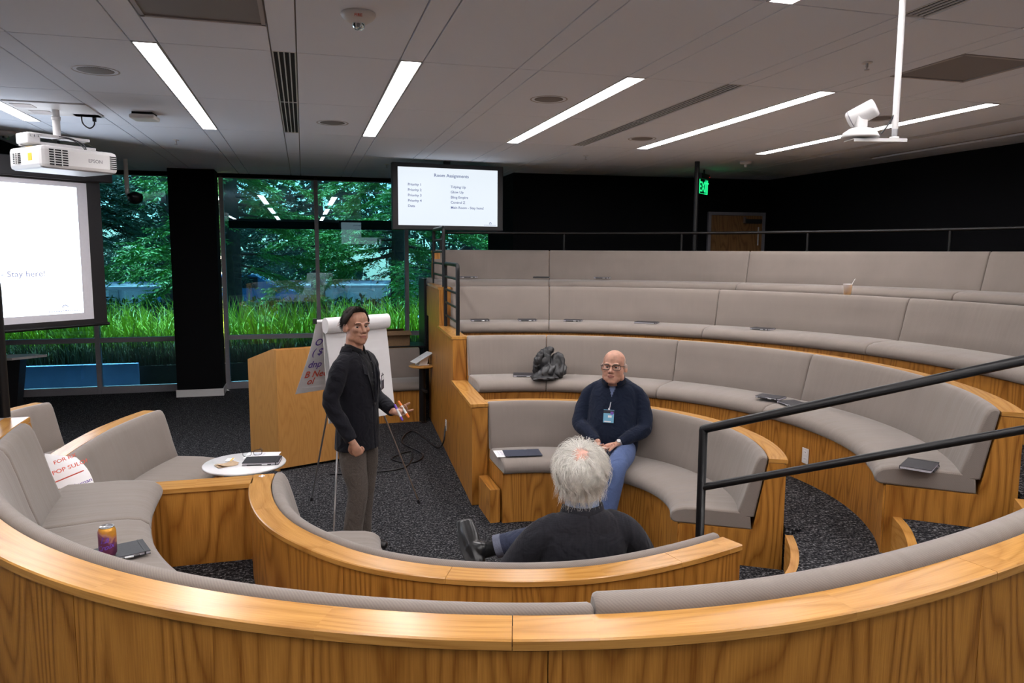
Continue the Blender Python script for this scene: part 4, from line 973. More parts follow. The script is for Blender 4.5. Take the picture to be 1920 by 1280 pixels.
# folder and papers on the first bench
fe = on_far(0, 980, 'dark blue folder on white papers at the left end of the lowest far bench', -.41, rz=.0, s=(.31, .20, .006), pen=False, cover='folder', group=None)
bpy.data.objects.remove([c for c in fe.children if c.name.startswith('elastic')][0]); fe.name = 'document_folder'; fe['category'] = 'folder'; fe.location.z += .003
X = fe.location; e_ = leaf('paper_sheet', 0, 0, 0, 0, .29, .21, M['paper'], 'white printed sheets poking out from under the dark blue folder', 'paper', .002); e_.location = (X.x-.08, X.y+.03, X.z-.0035); e_.rotation_euler = (0, 0, -.08)
for i in range(4): text('print', 'abc de', .022, M['ink_violet'], basis((-.135, .06-.035*i, .002), (1, 0, 0), (0, 1, 0)), e_)
# notebook and can on the nearest bench
cp = ray_z(221, 1038, .985); nbk = notebook((cp.x, cp.y, .985), radians(22), 'dark notebook under the drinks can on the nearest bench seat', s=(.215, .15, .014), group=None)
cn = ray_z(203, 1041, 1.0); ce = empty('drinks_can', 'orange and purple sparkling-water can on the dark notebook', 'can', (cn.x, cn.y, 1.0), radians(-8))
def canmat():
    m, nt, b = newmat('printed can'); L = nt.links.new; tc = N(nt, 'ShaderNodeTexCoord'); sp = N(nt, 'ShaderNodeSeparateXYZ'); L(tc.outputs['Object'], sp.inputs[0])
    nz = N(nt, 'ShaderNodeTexNoise', _Scale=22, _Detail=3, _Distortion=1.5); L(tc.outputs['Object'], nz.inputs['Vector'])
    a = N(nt, 'ShaderNodeMath', operation='MULTIPLY_ADD', i1=9, i2=-.12); L(sp.outputs[2], a.inputs[0])
    s = N(nt, 'ShaderNodeMath', operation='MULTIPLY_ADD', i1=-.9); L(nz.outputs[0], s.inputs[0]); L(a.outputs[0], s.inputs[2])
    x = N(nt, 'ShaderNodeMath', operation='MULTIPLY_ADD', i1=6); L(sp.outputs[0], x.inputs[0]); L(s.outputs[0], x.inputs[2])
    r = ramp(nt, [(.0, (.20, .05, .12)), (.18, (.36, .13, .20)), (.30, (.62, .30, .22)), (.42, (.75, .33, .06)), (.62, (.80, .42, .05)), (.8, (.85, .40, .10))]); L(x.outputs[0], r.inputs[0]); L(r.outputs[0], b.inputs['Base Color'])
    b.inputs['Metallic'].default_value = .55; b.inputs['Roughness'].default_value = .3; return m
M['can'] = canmat()
lathe(MB(), [(0, .004), (.022, .004), (.025, 0), (.028, .004), (.033, .014), (.033, .102), (.030, .110), (.0265, .117)], 40).build('can_body', M['can'], ce)
lathe(MB(), [(.0265, .117), (.0275, .120), (.026, .122), (.0245, .118), (.0, .117)], 40).build('can_lid', M['steel'], ce)
q = MB(); box(q, (.004, 0, .1195), (.018, .011, .0012), 0, None, .0005); q.build('ring_pull', M['steel'], ce)
# lettering wrapped round the can
for txt_, sz, zz, mm_ in (('La', .036, .062, 'purple'), ('Croix', .030, .034, 'purple')):
    me = font_mesh(txt_, sz, 'CENTER', .35); me.materials.clear(); me.materials.append(M[mm_])
    for v in me.vertices:
        a = v.co.x/.0336-pi/2+.02; zc = v.co.y+zz+.25*v.co.x; v.co = (cos(a)*.0336, sin(a)*.0336, zc)
    link('lettering', me, ce)
# paper cup on the third rim
p_ = FAR[2]; bb = None
for i in range(int(p_.len/.02)):
    a, n, t = p_.at(i*.02); X = Vector((a.x+n.x*.055, a.y+n.y*.055, 1.8)); v = X-Vector((0, 0, EYE)); x = 960+FPX*v.dot(_r)/v.dot(_f)
    if bb is None or abs(x-1589) < bb[0]: bb = (abs(x-1589), X)
X = bb[1]; e = empty('paper_cup', 'white paper cup with a stirrer on the rim of the third bench', 'cup', tuple(X))
lathe(MB(), [(0, .004), (.030, .004), (.031, 0), (.043, .110), (.045, .112), (.043, .114), (.041, .108), (.030, .012), (0, .012)], 32).build('cup_body', M['paper'], e)
tube(MB(), [(-.01, 0, .02), (.075, -.01, .165)], .0022, 6).build('stirrer', M['paper'], e)
# small white mark on the rim corner of the near bench
p = ray_z(491, 892, .902); q = MB(); box(q, (0, 0, .001), (.035, .012, .002)); box(q, (.002, 0, .001), (.010, .045, .0022)); o = q.build('tape_mark', M['paper']); o.location = (p.x, p.y, .9005); tag(o, 'tiny white tape cross on the rim corner beside the round table', 'tape')
# ---- behind the lectern and easel
def carton(px, py, D, s, rz, lab):
    p = ray_at(px, py, D); e = empty('cardboard_box', lab, 'box', (p.x, p.y, p.z), rz)
    x, y, z = s; rbox('carton', (0, 0, z/2), s, M['cardboard'], e, .003)
    for sg in (-1, 1):
        q = MB(); box(q, (0, sg*(y/2+.05), z+.03), (x, .11, .004), 0, Matrix.Rotation(radians(sg*-28), 3, 'X')); q.build('flap', M['cardboard'], e)
    rbox('packing_tape', (0, 0, z+.001), (.05, y, .002), M['paper_warm'], e, 0)
    return e
cb = carton(741, 655, 10.6, (.42, .30, .16), radians(8), 'open cardboard box behind the straight bench under the window'); cb.location.z = .88
cb.location.y += .25; sh = empty('storage_shelf', 'low dark shelf carrying a cardboard box behind the straight bench', 'shelf', (cb.location.x, cb.location.y+.05, 0))
rbox('shelf_top', (0, 0, .865), (.9, .5, .03), M['black_metal'], sh)
for a, b in ((-.42, -.22), (.42, -.22), (-.42, .22), (.42, .22)): tube(MB(), [(a, b, 0), (a, b, .85)], .015, 8).build('leg', M['black_metal'], sh)
# tall black cabinet by the window
c = ray_z(784, 760, 0); e = empty('equipment_cabinet', 'tall black equipment cabinet behind the stepped end wall', 'cabinet', (2.02, 11.35, 0))
rbox('cabinet_body', (0, 0, .92), (.62, .55, 1.80), M['black_plastic'], e, .01); rbox('cabinet_door', (0, -.285, .92), (.56, .02, 1.70), M['black_metal'], e); tube(MB(), [(-.22, -.305, .85), (-.22, -.305, 1.05)], .008, 8).build('handle', M['steel'], e)
for x in (-.24, .24): rbox('plinth_foot', (x, 0, .01), (.06, .4, .02), M['black_metal'], e, 0)
e = empty('desktop_speaker', 'pair of small dark loudspeakers standing on the tall black cabinet', 'speaker', (1.9, 11.2, 1.82), group=None)
rbox('speaker_box', (0, 0, .11), (.11, .12, .22), M['black_plastic'], e); lathe(MB(), [(0, 0), (.035, 0), (.04, .006), (0, .004)], 20, (0, -.062, .13), Matrix.Rotation(radians(90), 3, 'X')).build('speaker_cone', M['dark'], e)
e['label'] = 'left of two small dark loudspeakers on the tall black cabinet'
e2 = copytree(e); e2.location = (2.12, 11.2, 1.82); e2['label'] = 'right of two small dark loudspeakers on the tall black cabinet'
# black lectern-like stand at the far left by the window
e = empty('display_pedestal', 'angular white-topped pedestal by the window behind the black rail post', 'pedestal')
t0 = ray_y(20, 668, 11.3)
q = MB(); P_ = [(-.42, -.22), (.10, -.26), (.42, .02), (.20, .16), (-.42, .10)]
prism(q, P_, 0, .03); q.build('pedestal_top', M['white_plastic'], e, (t0.x, t0.y, t0.z-.02))
q = MB(); vs = [(-.14, -.12, 0), (.05, -.12, 0), (.05, .1, 0), (-.14, .1, 0), (-.30, -.16, t0.z-.02), (.16, -.16, t0.z-.02), (.16, .1, t0.z-.02), (-.30, .1, t0.z-.02)]; q.add(vs, BOXF); q.build('pedestal_body', M['black_plastic'], e, (t0.x, t0.y, 0))
# ================================================================== OUTSIDE
rng = np.random.default_rng(5)
M['soil'] = plain('bark mulch', (.035, .025, .018), .95, noise=.4, bump=.6, scale=60)
M['leafgrass'] = plain('bright grass blades', (.46, .60, .05), .55, noise=.35, scale=5)
M['drygrass'] = plain('dry stems', (.10, .10, .035), .7, noise=.35, scale=8)
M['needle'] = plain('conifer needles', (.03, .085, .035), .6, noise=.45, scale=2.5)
M['needle_lit'] = plain('conifer needles with sunlight in colour', (.11, .33, .05), .6, noise=.4, scale=2.5)  # brighter copy of the needle green, sunlight put into the colour
M['bark'] = plain('conifer bark', (.08, .05, .035), .9, noise=.4, bump=.8, scale=12)
M['render'] = plain('pale rendered wall outside', (.62, .66, .72), .8, noise=.06, scale=3)
M['plinth'] = plain('pale concrete kerb wall', (.30, .42, .74), .8, noise=.08, scale=5)
M['pave'] = plain('pale pavement', (.38, .40, .42), .85, noise=.1, scale=6)
M['car_blue'] = plain('blue car paint', (.05, .17, .40), .3, coat=.6)
g = MB(); box(g, (0, 33, -.06), (90, 40.2, .1)); g.build('ground', M['pave'], None, kind='structure')
g = MB(); box(g, (-1, 15.1, .16), (24, 3.6, .36)); g.build('planting_bed', M['soil'], None, kind='structure')
g = MB(); box(g, (0, 13.45, 3.60), (24, 1.25, .22)); g.build('ceiling_added_eave', M['white_metal'], None, kind='structure')  # unseen overhang, added to keep the sun off the floor inside
g = MB(); box(g, (2.2, 14.25, 2.70), (6.9, .12, .17)); g.build('trim_beam', M['black_metal'], None, kind='structure')
def blades(name, n, xr, yr, zr, hr, wd, mat, lab, lean=(-.35, .1), z0=.33):
    x = rng.uniform(*xr, n); y = rng.uniform(*yr, n); h = rng.uniform(*hr, n); a = rng.uniform(0, 2*pi, n); b = rng.uniform(.15, .75, n)
    vs = []; fs = []; seg = 4
    for i in range(n):
        dx, dy = cos(a[i])*b[i]+lean[0]*.4, sin(a[i])*b[i]; px_, py_ = -dy, dx; l = hypot(px_, py_)+1e-6; px_ /= l; py_ /= l
        k0 = len(vs)
        for s in range(seg+1):
            t = s/seg; w_ = wd*(1-t**1.6)*.5+.0005; cx = x[i]+dx*h[i]*t*t*.8; cy = y[i]+dy*h[i]*t*t*.8; z = z0+h[i]*(t-.38*t*t*b[i]*1.2)
            vs.append((cx-px_*w_, cy-py_*w_, z)); vs.append((cx+px_*w_, cy+py_*w_, z))
        for s in range(seg): q = k0+2*s; fs.append((q, q+1, q+3, q+2))
    me = bpy.data.meshes.new(name); me.from_pydata(vs, [], fs); me.materials.append(mat); o = link(name, me); o['kind'] = 'stuff'; return tag(o, lab, 'grass')
blades('tall_grass', 5200, (-6.5, 3.4), (13.7, 15.6), 0, (.62, 1.28), .030, M['leafgrass'], 'bright green tall grass growing in a strip outside the windows')
blades('grass_stems', 7000, (-6.5, 3.4), (13.35, 13.8), 0, (.25, .62), .014, M['drygrass'], 'thin dry and dark stems at the foot of the grass strip')
g = MB(); box(g, (-3.9, 13.12, .21), (2.60, .10, .42), 0, None, .01); o = g.build('kerb_wall', M['plinth']); tag(o, 'low pale blue-grey wall just outside the left window', 'low wall')
def tree(x, y, h, spread, lab, seed, nb=46, mat='needle', zlow=1.9, dens=1.0):
    r = np.random.default_rng(seed); e = empty('conifer_tree', lab, 'tree', (x, y, 0))
    tb_ = MB(); tube(tb_, [(0, 0, 0), (.05, .03, h*.35), (0, .06, h*.7), (.02, 0, h)], [.24, .18, .10, .02], 10); tk = tb_.build('trunk', M['bark'], e)
    br = MB(); lv = []; lf = []
    for i in range(nb):
        z = zlow+(h-zlow)*(i/nb)**1.1; L_ = spread*(1-.72*(z-zlow)/(h-zlow))*r.uniform(.65, 1.1); a = r.uniform(0, 2*pi); drop = r.uniform(-.35, .05)
        d = Vector((cos(a), sin(a), drop)); P = [Vector((0, 0, z))+d*L_*t+Vector((0, 0, -.16*L_*t*t)) for t in (0, .33, .66, 1)]
        tube(br, P, [.035, .025, .015, .005], 4)
        ns = int(74*L_/spread*dens)+12
        for k in range(ns):
            t = r.uniform(.18, 1.05); c = Vector((0, 0, z))+d*L_*t+Vector((0, 0, -.16*L_*t*t)); sa = a+r.uniform(-1.3, 1.3); sl_ = r.uniform(.25, .6)
            sd_ = Vector((cos(sa), sin(sa), r.uniform(-.75, .1))); 
            for m_ in range(8):
                q = c+sd_*sl_*(m_/8); nl = r.uniform(.09, .21)*(1-.4*m_/8)
                for sg in (-1, 1):
                    nd = Vector((-sd_.y*sg, sd_.x*sg, 0))*r.uniform(.5, 1)+sd_*.6+Vector((0, 0, r.uniform(-.5, .2))); nd = nd.normalized()*nl; wd = Vector((r.uniform(-1, 1), r.uniform(-1, 1), r.uniform(-1, 1)))*.013
                    k0 = len(lv); lv += [q-wd, q+nd*.5+wd, q+nd, q+nd*.5-wd*1.5]; lf.append((k0, k0+1, k0+2, k0+3))
    br.build('branches', M['bark'], e, kind='stuff'); me = bpy.data.meshes.new('foliage'); me.from_pydata([tuple(v) for v in lv], [], lf); me.materials.append(M[mat]); link('foliage', me, e, kind='stuff')
    return e
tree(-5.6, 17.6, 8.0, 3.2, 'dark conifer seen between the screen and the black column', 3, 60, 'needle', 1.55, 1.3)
tree(-1.6, 18.2, 8.5, 3.1, 'green conifer behind the middle window panes', 4, 58, 'needle_lit', 1.9, 1.2)
tree(2.2, 18.4, 8.2, 3.0, 'conifer coloured as sunlit to the left of the hanging display', 8, 58, 'needle_lit', 2.0, 1.2)
tree(4.6, 21.5, 9.0, 3.2, 'shaded conifer far right behind the guard rails', 11, 50, 'needle', 1.6)
tree(-9.0, 22.0, 9.5, 3.6, 'large dark conifer at the far left outside', 15, 52, 'needle', 1.8)
tree(.4, 24.0, 10.5, 4.2, 'tall conifer standing furthest back outside', 21, 64, 'needle', 2.4, 1.2)
tree(-4.0, 25.0, 11.0, 4.2, 'tall dark conifer behind the left trees outside', 23, 64, 'needle', 2.6, 1.2)
tree(7.5, 25.0, 10.0, 3.8, 'dark conifer at the far right outside', 27, 50, 'needle', 1.8)
# hedge behind the grass
hv = []; hf = []
for i in range(15000):
    x, y, z = rng.uniform(-11, 9), rng.uniform(19.4, 20.4), rng.uniform(.0, 1.0)
    a, b2 = rng.normal(size=3)*.055, rng.normal(size=3)*.055; k = len(hv); c = np.array((x, y, z)); hv += [tuple(c), tuple(c+a), tuple(c+a+b2), tuple(c+b2)]; hf.append((k, k+1, k+2, k+3))
me = bpy.data.meshes.new('hedge'); me.from_pydata(hv, [], hf); me.materials.append(M['needle']); o = link('hedge', me); o['kind'] = 'stuff'; tag(o, 'low dark hedge behind the grass and conifers', 'hedge')
n_ = 46000; c_ = np.stack([rng.uniform(-17, 14, n_), rng.uniform(33, 36.5, n_), 0.9+10.3*rng.uniform(0, 1, n_)**1.15], 1)
clump = np.sin(c_[:, 0]*1.1+1)+np.sin(c_[:, 2]*1.3+c_[:, 0]*.7)+.8*np.sin(c_[:, 0]*2.7+c_[:, 2]*2.1); c_ = c_[clump > -1.15]; n_ = len(c_)
a_v = rng.normal(size=(n_, 3))*.11; b_v = rng.normal(size=(n_, 3))*.11; V_ = np.stack([c_, c_+a_v, c_+a_v+b_v, c_+b_v], 1).reshape(-1, 3)
me = bpy.data.meshes.new('tree_belt'); me.from_pydata(V_.tolist(), [], np.arange(n_*4).reshape(-1, 4).tolist()); me.materials.append(M['needle']); o = link('tree_belt', me); o['kind'] = 'stuff'; tag(o, 'distant mass of dark foliage filling the windows behind the conifers', 'foliage')
# far building and a parked car
bl_ = empty('garden_wall', 'pale low wall glimpsed beyond the grass and trees', 'wall', (0, 31, 0))
rbox('wall', (-2, 0, .45), (46, 4, .9), M['render'], bl_, 0)
rbox('coping', (-2, -.3, .95), (47, 5, .1), M['alu'], bl_, 0)
for i in range(12): rbox('pilaster', (-22+i*3.9, -2.05, .45), (.3, .12, .9), M['pave'], bl_, 0)
ce_ = empty('parked_car', 'blue car parked beyond the grass outside the middle window', 'car', (-2.4, 27.5, .0))
q = MB(); prof = [(-2.2, .35), (-2.25, .75), (-1.5, .95), (-.9, 1.42), (.8, 1.45), (1.5, 1.0), (2.2, .85), (2.25, .35)]
vs = [(x, -.85, z) for x, z in prof]+[(x, .85, z) for x, z in prof]; n = len(prof)
q.add(vs, [tuple(range(n))[::-1], tuple(range(n, 2*n))]+[(i, (i+1) % n, (i+1) % n+n, i+n) for i in range(n)]); q.build('car_body', M['car_blue'], ce_)
q = MB(); box(q, (-.05, -.86, 1.18), (1.9, .02, .36)); q.build('side_window', M['dark'], ce_)
for x in (-1.4, 1.4): lathe(MB(), [(0, -.1), (.33, -.1), (.33, .1), (0, .1)], 24, (x, -.8, .33), Matrix.Rotation(radians(90), 3, 'X')).build('wheel', M['dark'], ce_)
# ================================================================== PEOPLE
def skinmat(name, col):
    m, nt, b = newmat(name); L = nt.links.new; tc = N(nt, 'ShaderNodeTexCoord'); nz = N(nt, 'ShaderNodeTexNoise', _Scale=28, _Detail=3); L(tc.outputs['Object'], nz.inputs['Vector'])
    r = ramp(nt, [(.35, tuple(c*.86 for c in col)), (.65, tuple(min(1, c*1.1) for c in col))]); L(nz.outputs[0], r.inputs[0]); L(r.outputs[0], b.inputs['Base Color'])
    b.inputs['Roughness'].default_value = .5; b.inputs['Subsurface Weight'].default_value = .12; b.inputs['Subsurface Radius'].default_value = (.01, .004, .002); b.inputs['Subsurface Scale'].default_value = .5
    return m
def cloth(name, col, sc=350, n=.25, check=0):
    m, nt, b = newmat(name); L = nt.links.new; tc = N(nt, 'ShaderNodeTexCoord'); nz = N(nt, 'ShaderNodeTexNoise', _Scale=sc, _Detail=2); L(tc.outputs['Object'], nz.inputs['Vector'])
    r = ramp(nt, [(.3, tuple(c*(1-n) for c in col)), (.7, tuple(c*(1+n) for c in col))]); L(nz.outputs[0], r.inputs[0]); L(r.outputs[0], b.inputs['Base Color'])
    if check:
        ck = []
        for ax_ in ('X', 'Z'):
            wv = N(nt, 'ShaderNodeTexWave', wave_type='BANDS', bands_direction=ax_, _Scale=check); L(tc.outputs['Object'], wv.inputs['Vector']); ck.append(wv)
        mu = N(nt, 'ShaderNodeMath', operation='ADD'); L(ck[0].outputs[1], mu.inputs[0]); L(ck[1].outputs[1], mu.inputs[1])
        mx = N(nt, 'ShaderNodeMath', operation='MULTIPLY_ADD', i1=.35); L(mu.outputs[0], mx.inputs[0]); L(nz.outputs[0], mx.inputs[2])
        for l in list(nt.links):
            if l.to_socket == r.inputs[0]: nt.links.remove(l)
        L(mx.outputs[0], r.inputs[0]); r.color_ramp.elements[0].position = .45; r.color_ramp.elements[1].position = 1.1 if 0 else 1.0
    b.inputs['Roughness'].default_value = .9; b.inputs['Specular IOR Level'].default_value = .2; b.inputs['Sheen Weight'].default_value = .05
    n2 = N(nt, 'ShaderNodeTexNoise', _Scale=9, _Detail=2, _Distortion=1.2); L(tc.outputs['Object'], n2.inputs['Vector'])
    b1 = N(nt, 'ShaderNodeBump', _Strength=.6, _Distance=.03); L(n2.outputs[0], b1.inputs['Height'])
    b2 = N(nt, 'ShaderNodeBump', _Strength=.2, _Distance=.001); L(nz.outputs[0], b2.inputs['Height']); L(b1.outputs[0], b2.inputs['Normal']); L(b2.outputs[0], b.inputs['Normal'])
    return m
M['skin'] = skinmat('tanned skin', (.47, .245, .165)); M['skin2'] = skinmat('ruddy skin', (.56, .30, .215)); M['skin3'] = skinmat('pink skin', (.66, .37, .29))
M['lip'] = plain('lips', (.36, .14, .11), .5); M['brow'] = plain('dark eyebrow', (.045, .028, .02), .8); M['brow2'] = plain('greying eyebrow', (.22, .15, .11), .8)
M['eye'] = plain('eye white', (.55, .52, .50), .2); M['iris'] = plain('dark iris', (.03, .02, .015), .2)
M['stubble'] = skinmat('shaved greying scalp', (.44, .32, .27))
M['hair_d'] = plain('dark brown hair', (.016, .010, .007), .7, spec=.2, noise=.3, scale=90)
M['hair_w'] = plain('white hair', (.80, .77, .71), .55, noise=.12, scale=40)
M['jacket'] = cloth('black wool blazer', (.0085, .0085, .013))
M['jacket2'] = cloth('charcoal checked jacket', (.016, .016, .021), check=48)
M['shirt_d'] = cloth('black shirt', (.010, .010, .012))
M['trousers'] = cloth('brown-grey trousers', (.105, .088, .077), 260, .35)
M['navy'] = cloth('navy sweater', (.008, .013, .030), 420)
M['tee'] = cloth('slate blue t-shirt', (.14, .18, .30)); M['chino'] = cloth('blue chinos', (.085, .125, .26), 300, .15)
M['navy_tr'] = cloth('dark blue trousers', (.035, .042, .072)); M['cuff'] = cloth('blue-grey cuff lining', (.14, .15, .20))
M['blue_shirt'] = cloth('pale blue shirt', (.20, .28, .48)); M['sock'] = cloth('black sock', (.008, .008, .009)); M['shoe'] = plain('black leather shoe', (.010, .010, .011), .3, bump=.1)
def limb(mb, pts, rad, side=None, seg=18, dome=.75):
    """closed tapered loft: rad = r or (a, b); a along `side`, b across"""
    P = [Vector(p) for p in pts]; R_ = [(r, r) if not isinstance(r, tuple) else r for r in rad]
    if len(P) > 2:
        A_ = [(p.x, p.y, p.z, a, b) for p, (a, b) in zip(P, R_)]; A_ = [np.array(q) for q in A_]; E_ = [2*A_[0]-A_[1]]+A_+[2*A_[-1]-A_[-2]]; out = []
        for i in range(1, len(E_)-2):
            for k in range(4):
                t = k/4; a, b, c, d = E_[i-1:i+3]; out.append(.5*(2*b+(c-a)*t+(2*a-5*b+4*c-d)*t*t+(3*b-a-3*c+d)*t**3))
        out.append(A_[-1]); P = [Vector(q[:3]) for q in out]; R_ = [(max(.002, q[3]), max(.002, q[4])) for q in out]
    n = len(P); t0 = (P[1]-P[0]).normalized(); t1 = (P[-1]-P[-2]).normalized()
    d0, d1 = dome if isinstance(dome, tuple) else (dome, dome)
    def ext(p, t, r, sg, dm):
        m = min(r); return [(p+t*sg*m*dm*sin(q), (r[0]*cos(q), r[1]*cos(q))) for q in (radians(30), radians(60), radians(84))]
    A_ = ext(P[0], t0, R_[0], -1, d0)[::-1]; B_ = ext(P[-1], t1, R_[-1], 1, d1)
    P = [a for a, _ in A_]+P+[b for b, _ in B_]; R_ = [r for _, r in A_]+R_+[r for _, r in B_]; n = len(P)
    vs = []; a = None
    for i, p in enumerate(P):
        t = (P[min(i+1, n-1)]-P[max(i-1, 0)]).normalized()
        if side is not None:
            a = Vector(side)-t*t.dot(Vector(side)); a.normalize()
        elif a is None: a, _ = frame_of(t)
        else: a = (a-t*a.dot(t)).normalized()
        b = t.cross(a)
        for k in range(seg):
            q = 2*pi*k/seg; vs.append(p+a*cos(q)*R_[i][0]+b*sin(q)*R_[i][1])
    fs = [(i*seg+k, i*seg+(k+1) % seg, (i+1)*seg+(k+1) % seg, (i+1)*seg+k) for i in range(n-1) for k in range(seg)]
    fs += [tuple(range(seg))[::-1], tuple(range((n-1)*seg, n*seg))]
    mb.add(vs, fs, None, 0, True); return mb
def ell(mb, c, r, mw=None, seg=20, rings=12):
    c = Vector(c); vs = [Vector((0, 0, -r[2]))]
    for i in range(1, rings):
        f_ = -pi/2+pi*i/rings
        for k in range(seg): q = 2*pi*k/seg; vs.append(Vector((cos(f_)*cos(q)*r[0], cos(f_)*sin(q)*r[1], sin(f_)*r[2])))
    vs.append(Vector((0, 0, r[2]))); fs = []
    for k in range(seg): fs.append((0, 1+(k+1) % seg, 1+k))
    for i in range(rings-2):
        for k in range(seg): a = 1+i*seg+k; b = 1+i*seg+(k+1) % seg; fs.append((a, b, b+seg, a+seg))
    o = 1+(rings-2)*seg; T_ = len(vs)-1
    for k in range(seg): fs.append((o+k, o+(k+1) % seg, T_))
    vs = [(mw @ v if mw is not None else v)+c for v in vs]; mb.add(vs, fs, None, 0, True); return mb
def skin(mb, name, mats, parent, voxel=.006, smooth=4, mw=None, post=None, pick=None, **t):
    """fuse closed shapes into ONE smooth skin"""
    me = bpy.data.meshes.new('tmp'); vs = [mw @ Vector(v) for v in mb.v] if mw is not None else mb.v
    me.from_pydata([tuple(v) for v in vs], [], mb.f); o = bpy.data.objects.new('tmp', me); COL.objects.link(o)
    rm = o.modifiers.new('r', 'REMESH'); rm.mode = 'VOXEL'; rm.voxel_size = voxel; rm.use_smooth_shade = True
    if smooth: sm_ = o.modifiers.new('s', 'SMOOTH'); sm_.factor = .5; sm_.iterations = smooth
    dg = bpy.context.evaluated_depsgraph_get(); dg.update(); r = bpy.data.meshes.new_from_object(o.evaluated_get(dg)); bpy.data.objects.remove(o)
    for m in (mats if isinstance(mats, (list, tuple)) else [mats]): r.materials.append(m)
    n = len(r.vertices); co = np.empty(n*3, np.float32); r.vertices.foreach_get('co', co); co = co.reshape(-1, 3)
    if post: co = post(co); r.vertices.foreach_set('co', co.astype(np.float32).ravel())
    r.polygons.foreach_set('use_smooth', [True]*len(r.polygons))
    if pick:
        cc = np.empty(len(r.polygons)*3, np.float32); r.polygons.foreach_get('center', cc); r.polygons.foreach_set('material_index', pick(cc.reshape(-1, 3)).astype(np.int32))
    r.update(); r.name = name; return link(name, r, parent, **t)
def npx(mw, co):
    A = np.array(mw); return co @ A[:3, :3].T + A[:3, 3]
# -- head, local: x to the person's right, y forward, z up, origin between the ears, .24 m tall
def head_parts(mb, mw, wide=1.0, jaw=1.0, neck=None, nose=1.0, ear=1.0):
    k_ = mw.to_scale().x
    def E(c, r, rot=None):
        m3 = mw.to_3x3() @ (rot if rot is not None else Matrix.Identity(3)); ell(mb, mw @ Vector(c), r, m3)
    E((0, -.012, .035), (.074*wide, .094, .086)); E((0, .018, .045), (.066*wide, .068, .072))
    E((0, .030, -.028), (.060*wide*jaw, .060, .070)); E((0, .040, -.068), (.047*wide*jaw, .050, .042)); E((0, .068, -.090), (.024*jaw, .022, .019))
    for s in (-1, 1):
        E((s*.038*wide, .062, -.012), (.022, .024, .022)); E((s*.046*wide*jaw, .012, -.060), (.020, .040, .028))
        E((s*.028, .081, .026), (.026, .013, .0095), Matrix.Rotation(radians(-8*s), 3, 'Y'))
        E((s*.079*wide, -.006, .000), (.008, .019*ear, .031*ear), Matrix.Rotation(radians(14*s), 3, 'Z') @ Matrix.Rotation(radians(-10), 3, 'X')); E((s*.075*wide, .004, -.01), (.009, .012, .02))
    limb(mb, [mw @ Vector(p) for p in ((0, .080, .022), (0, .096, -.004), (0, .110*nose, -.024))], [(.009*k_, .010*k_), (.0095*k_, .010*k_), (.0125*k_, .011*k_)], mw.to_3x3() @ Vector((1, 0, 0)))
    for s in (-1, 1): E((s*.012, .092, -.028), (.0088, .011, .0085))
    E((0, .087, -.050), (.025, .011, .0065)); E((0, .086, -.059), (.022, .011, .0070)); E((0, .074, -.045), (.032, .018, .018))
def face_post(mw):
    inv = np.array(mw.inverted()); fw = np.array(mw)
    def f(co):
        l = co @ inv[:3, :3].T + inv[:3, 3]; ok = (np.abs(l) < .2).all(1)
        for s in (-1, 1):
            d2 = ((l[:, 0]-s*.031)/.017)**2+((l[:, 2]-.008)/.0125)**2; w_ = np.exp(-d2)*(l[:, 1] > .04)*ok; l[:, 1] -= .0115*w_
        d2 = ((l[:, 0])/.022)**2+((l[:, 2]+.0545)/.0022)**2; l[:, 1] -= .0035*np.exp(-d2)*(l[:, 1] > .04)*ok
        out = l @ fw[:3, :3].T + fw[:3, 3]; co[ok] = out[ok]; return co
    return f
def face_pick(mw, brow=True):
    inv = np.array(mw.inverted())
    def f(c):
        l = c @ inv[:3, :3].T + inv[:3, 3]; r = np.zeros(len(c)); fr = (l[:, 1] > .06)
        r[(((l[:, 0]/.024)**2+((l[:, 2]+.0545)/.0085)**2) < 1) & fr] = 1
        for s in (-1, 1):
            q = ((np.abs(l[:, 0]-s*.032) < .018) & (np.abs(l[:, 2]-(.0295-.15*np.abs(np.abs(l[:, 0])-.03))) < .0030) & fr); r[q] = 2
        return r
    return f
def eyes(mw, parent, look=(0, 1, 0)):
    for s in (-1, 1):
        K_ = mw.to_scale().x; c = mw @ Vector((s*.031, .0655, .0075)); q = MB(); ell(q, c, (.0118*K_,)*3); e_ = q.build('eyeball', M['eye'], parent)
        d = (mw.to_3x3() @ Vector(look)).normalized(); q = MB(); a, b = frame_of(d); lathe(q, [(0, .0122*K_), (.0035*K_, .0121*K_), (.0062*K_, .0108*K_), (.0066*K_, .0098*K_)], 16, c, Matrix((a, b, d)).transposed()); q.build('iris', M['iris'], e_)
        q = MB(); vs = []
        for i in range(5):
            for k in range(11):
                f_ = radians(12+58*i/4); q_ = radians(-78+156*k/10); v = Vector((sin(q_)*cos(f_), cos(q_)*cos(f_), sin(f_)))*.0133; vs.append(c+mw.to_3x3() @ v)
        fs = [(i*11+k, i*11+k+1, i*11+k+12, i*11+k+11) for i in range(4) for k in range(10)]; q.add(vs, fs, None, 0, True); q.build('eyelid', parent['skin_mat'] and M[parent['skin_mat']], parent)
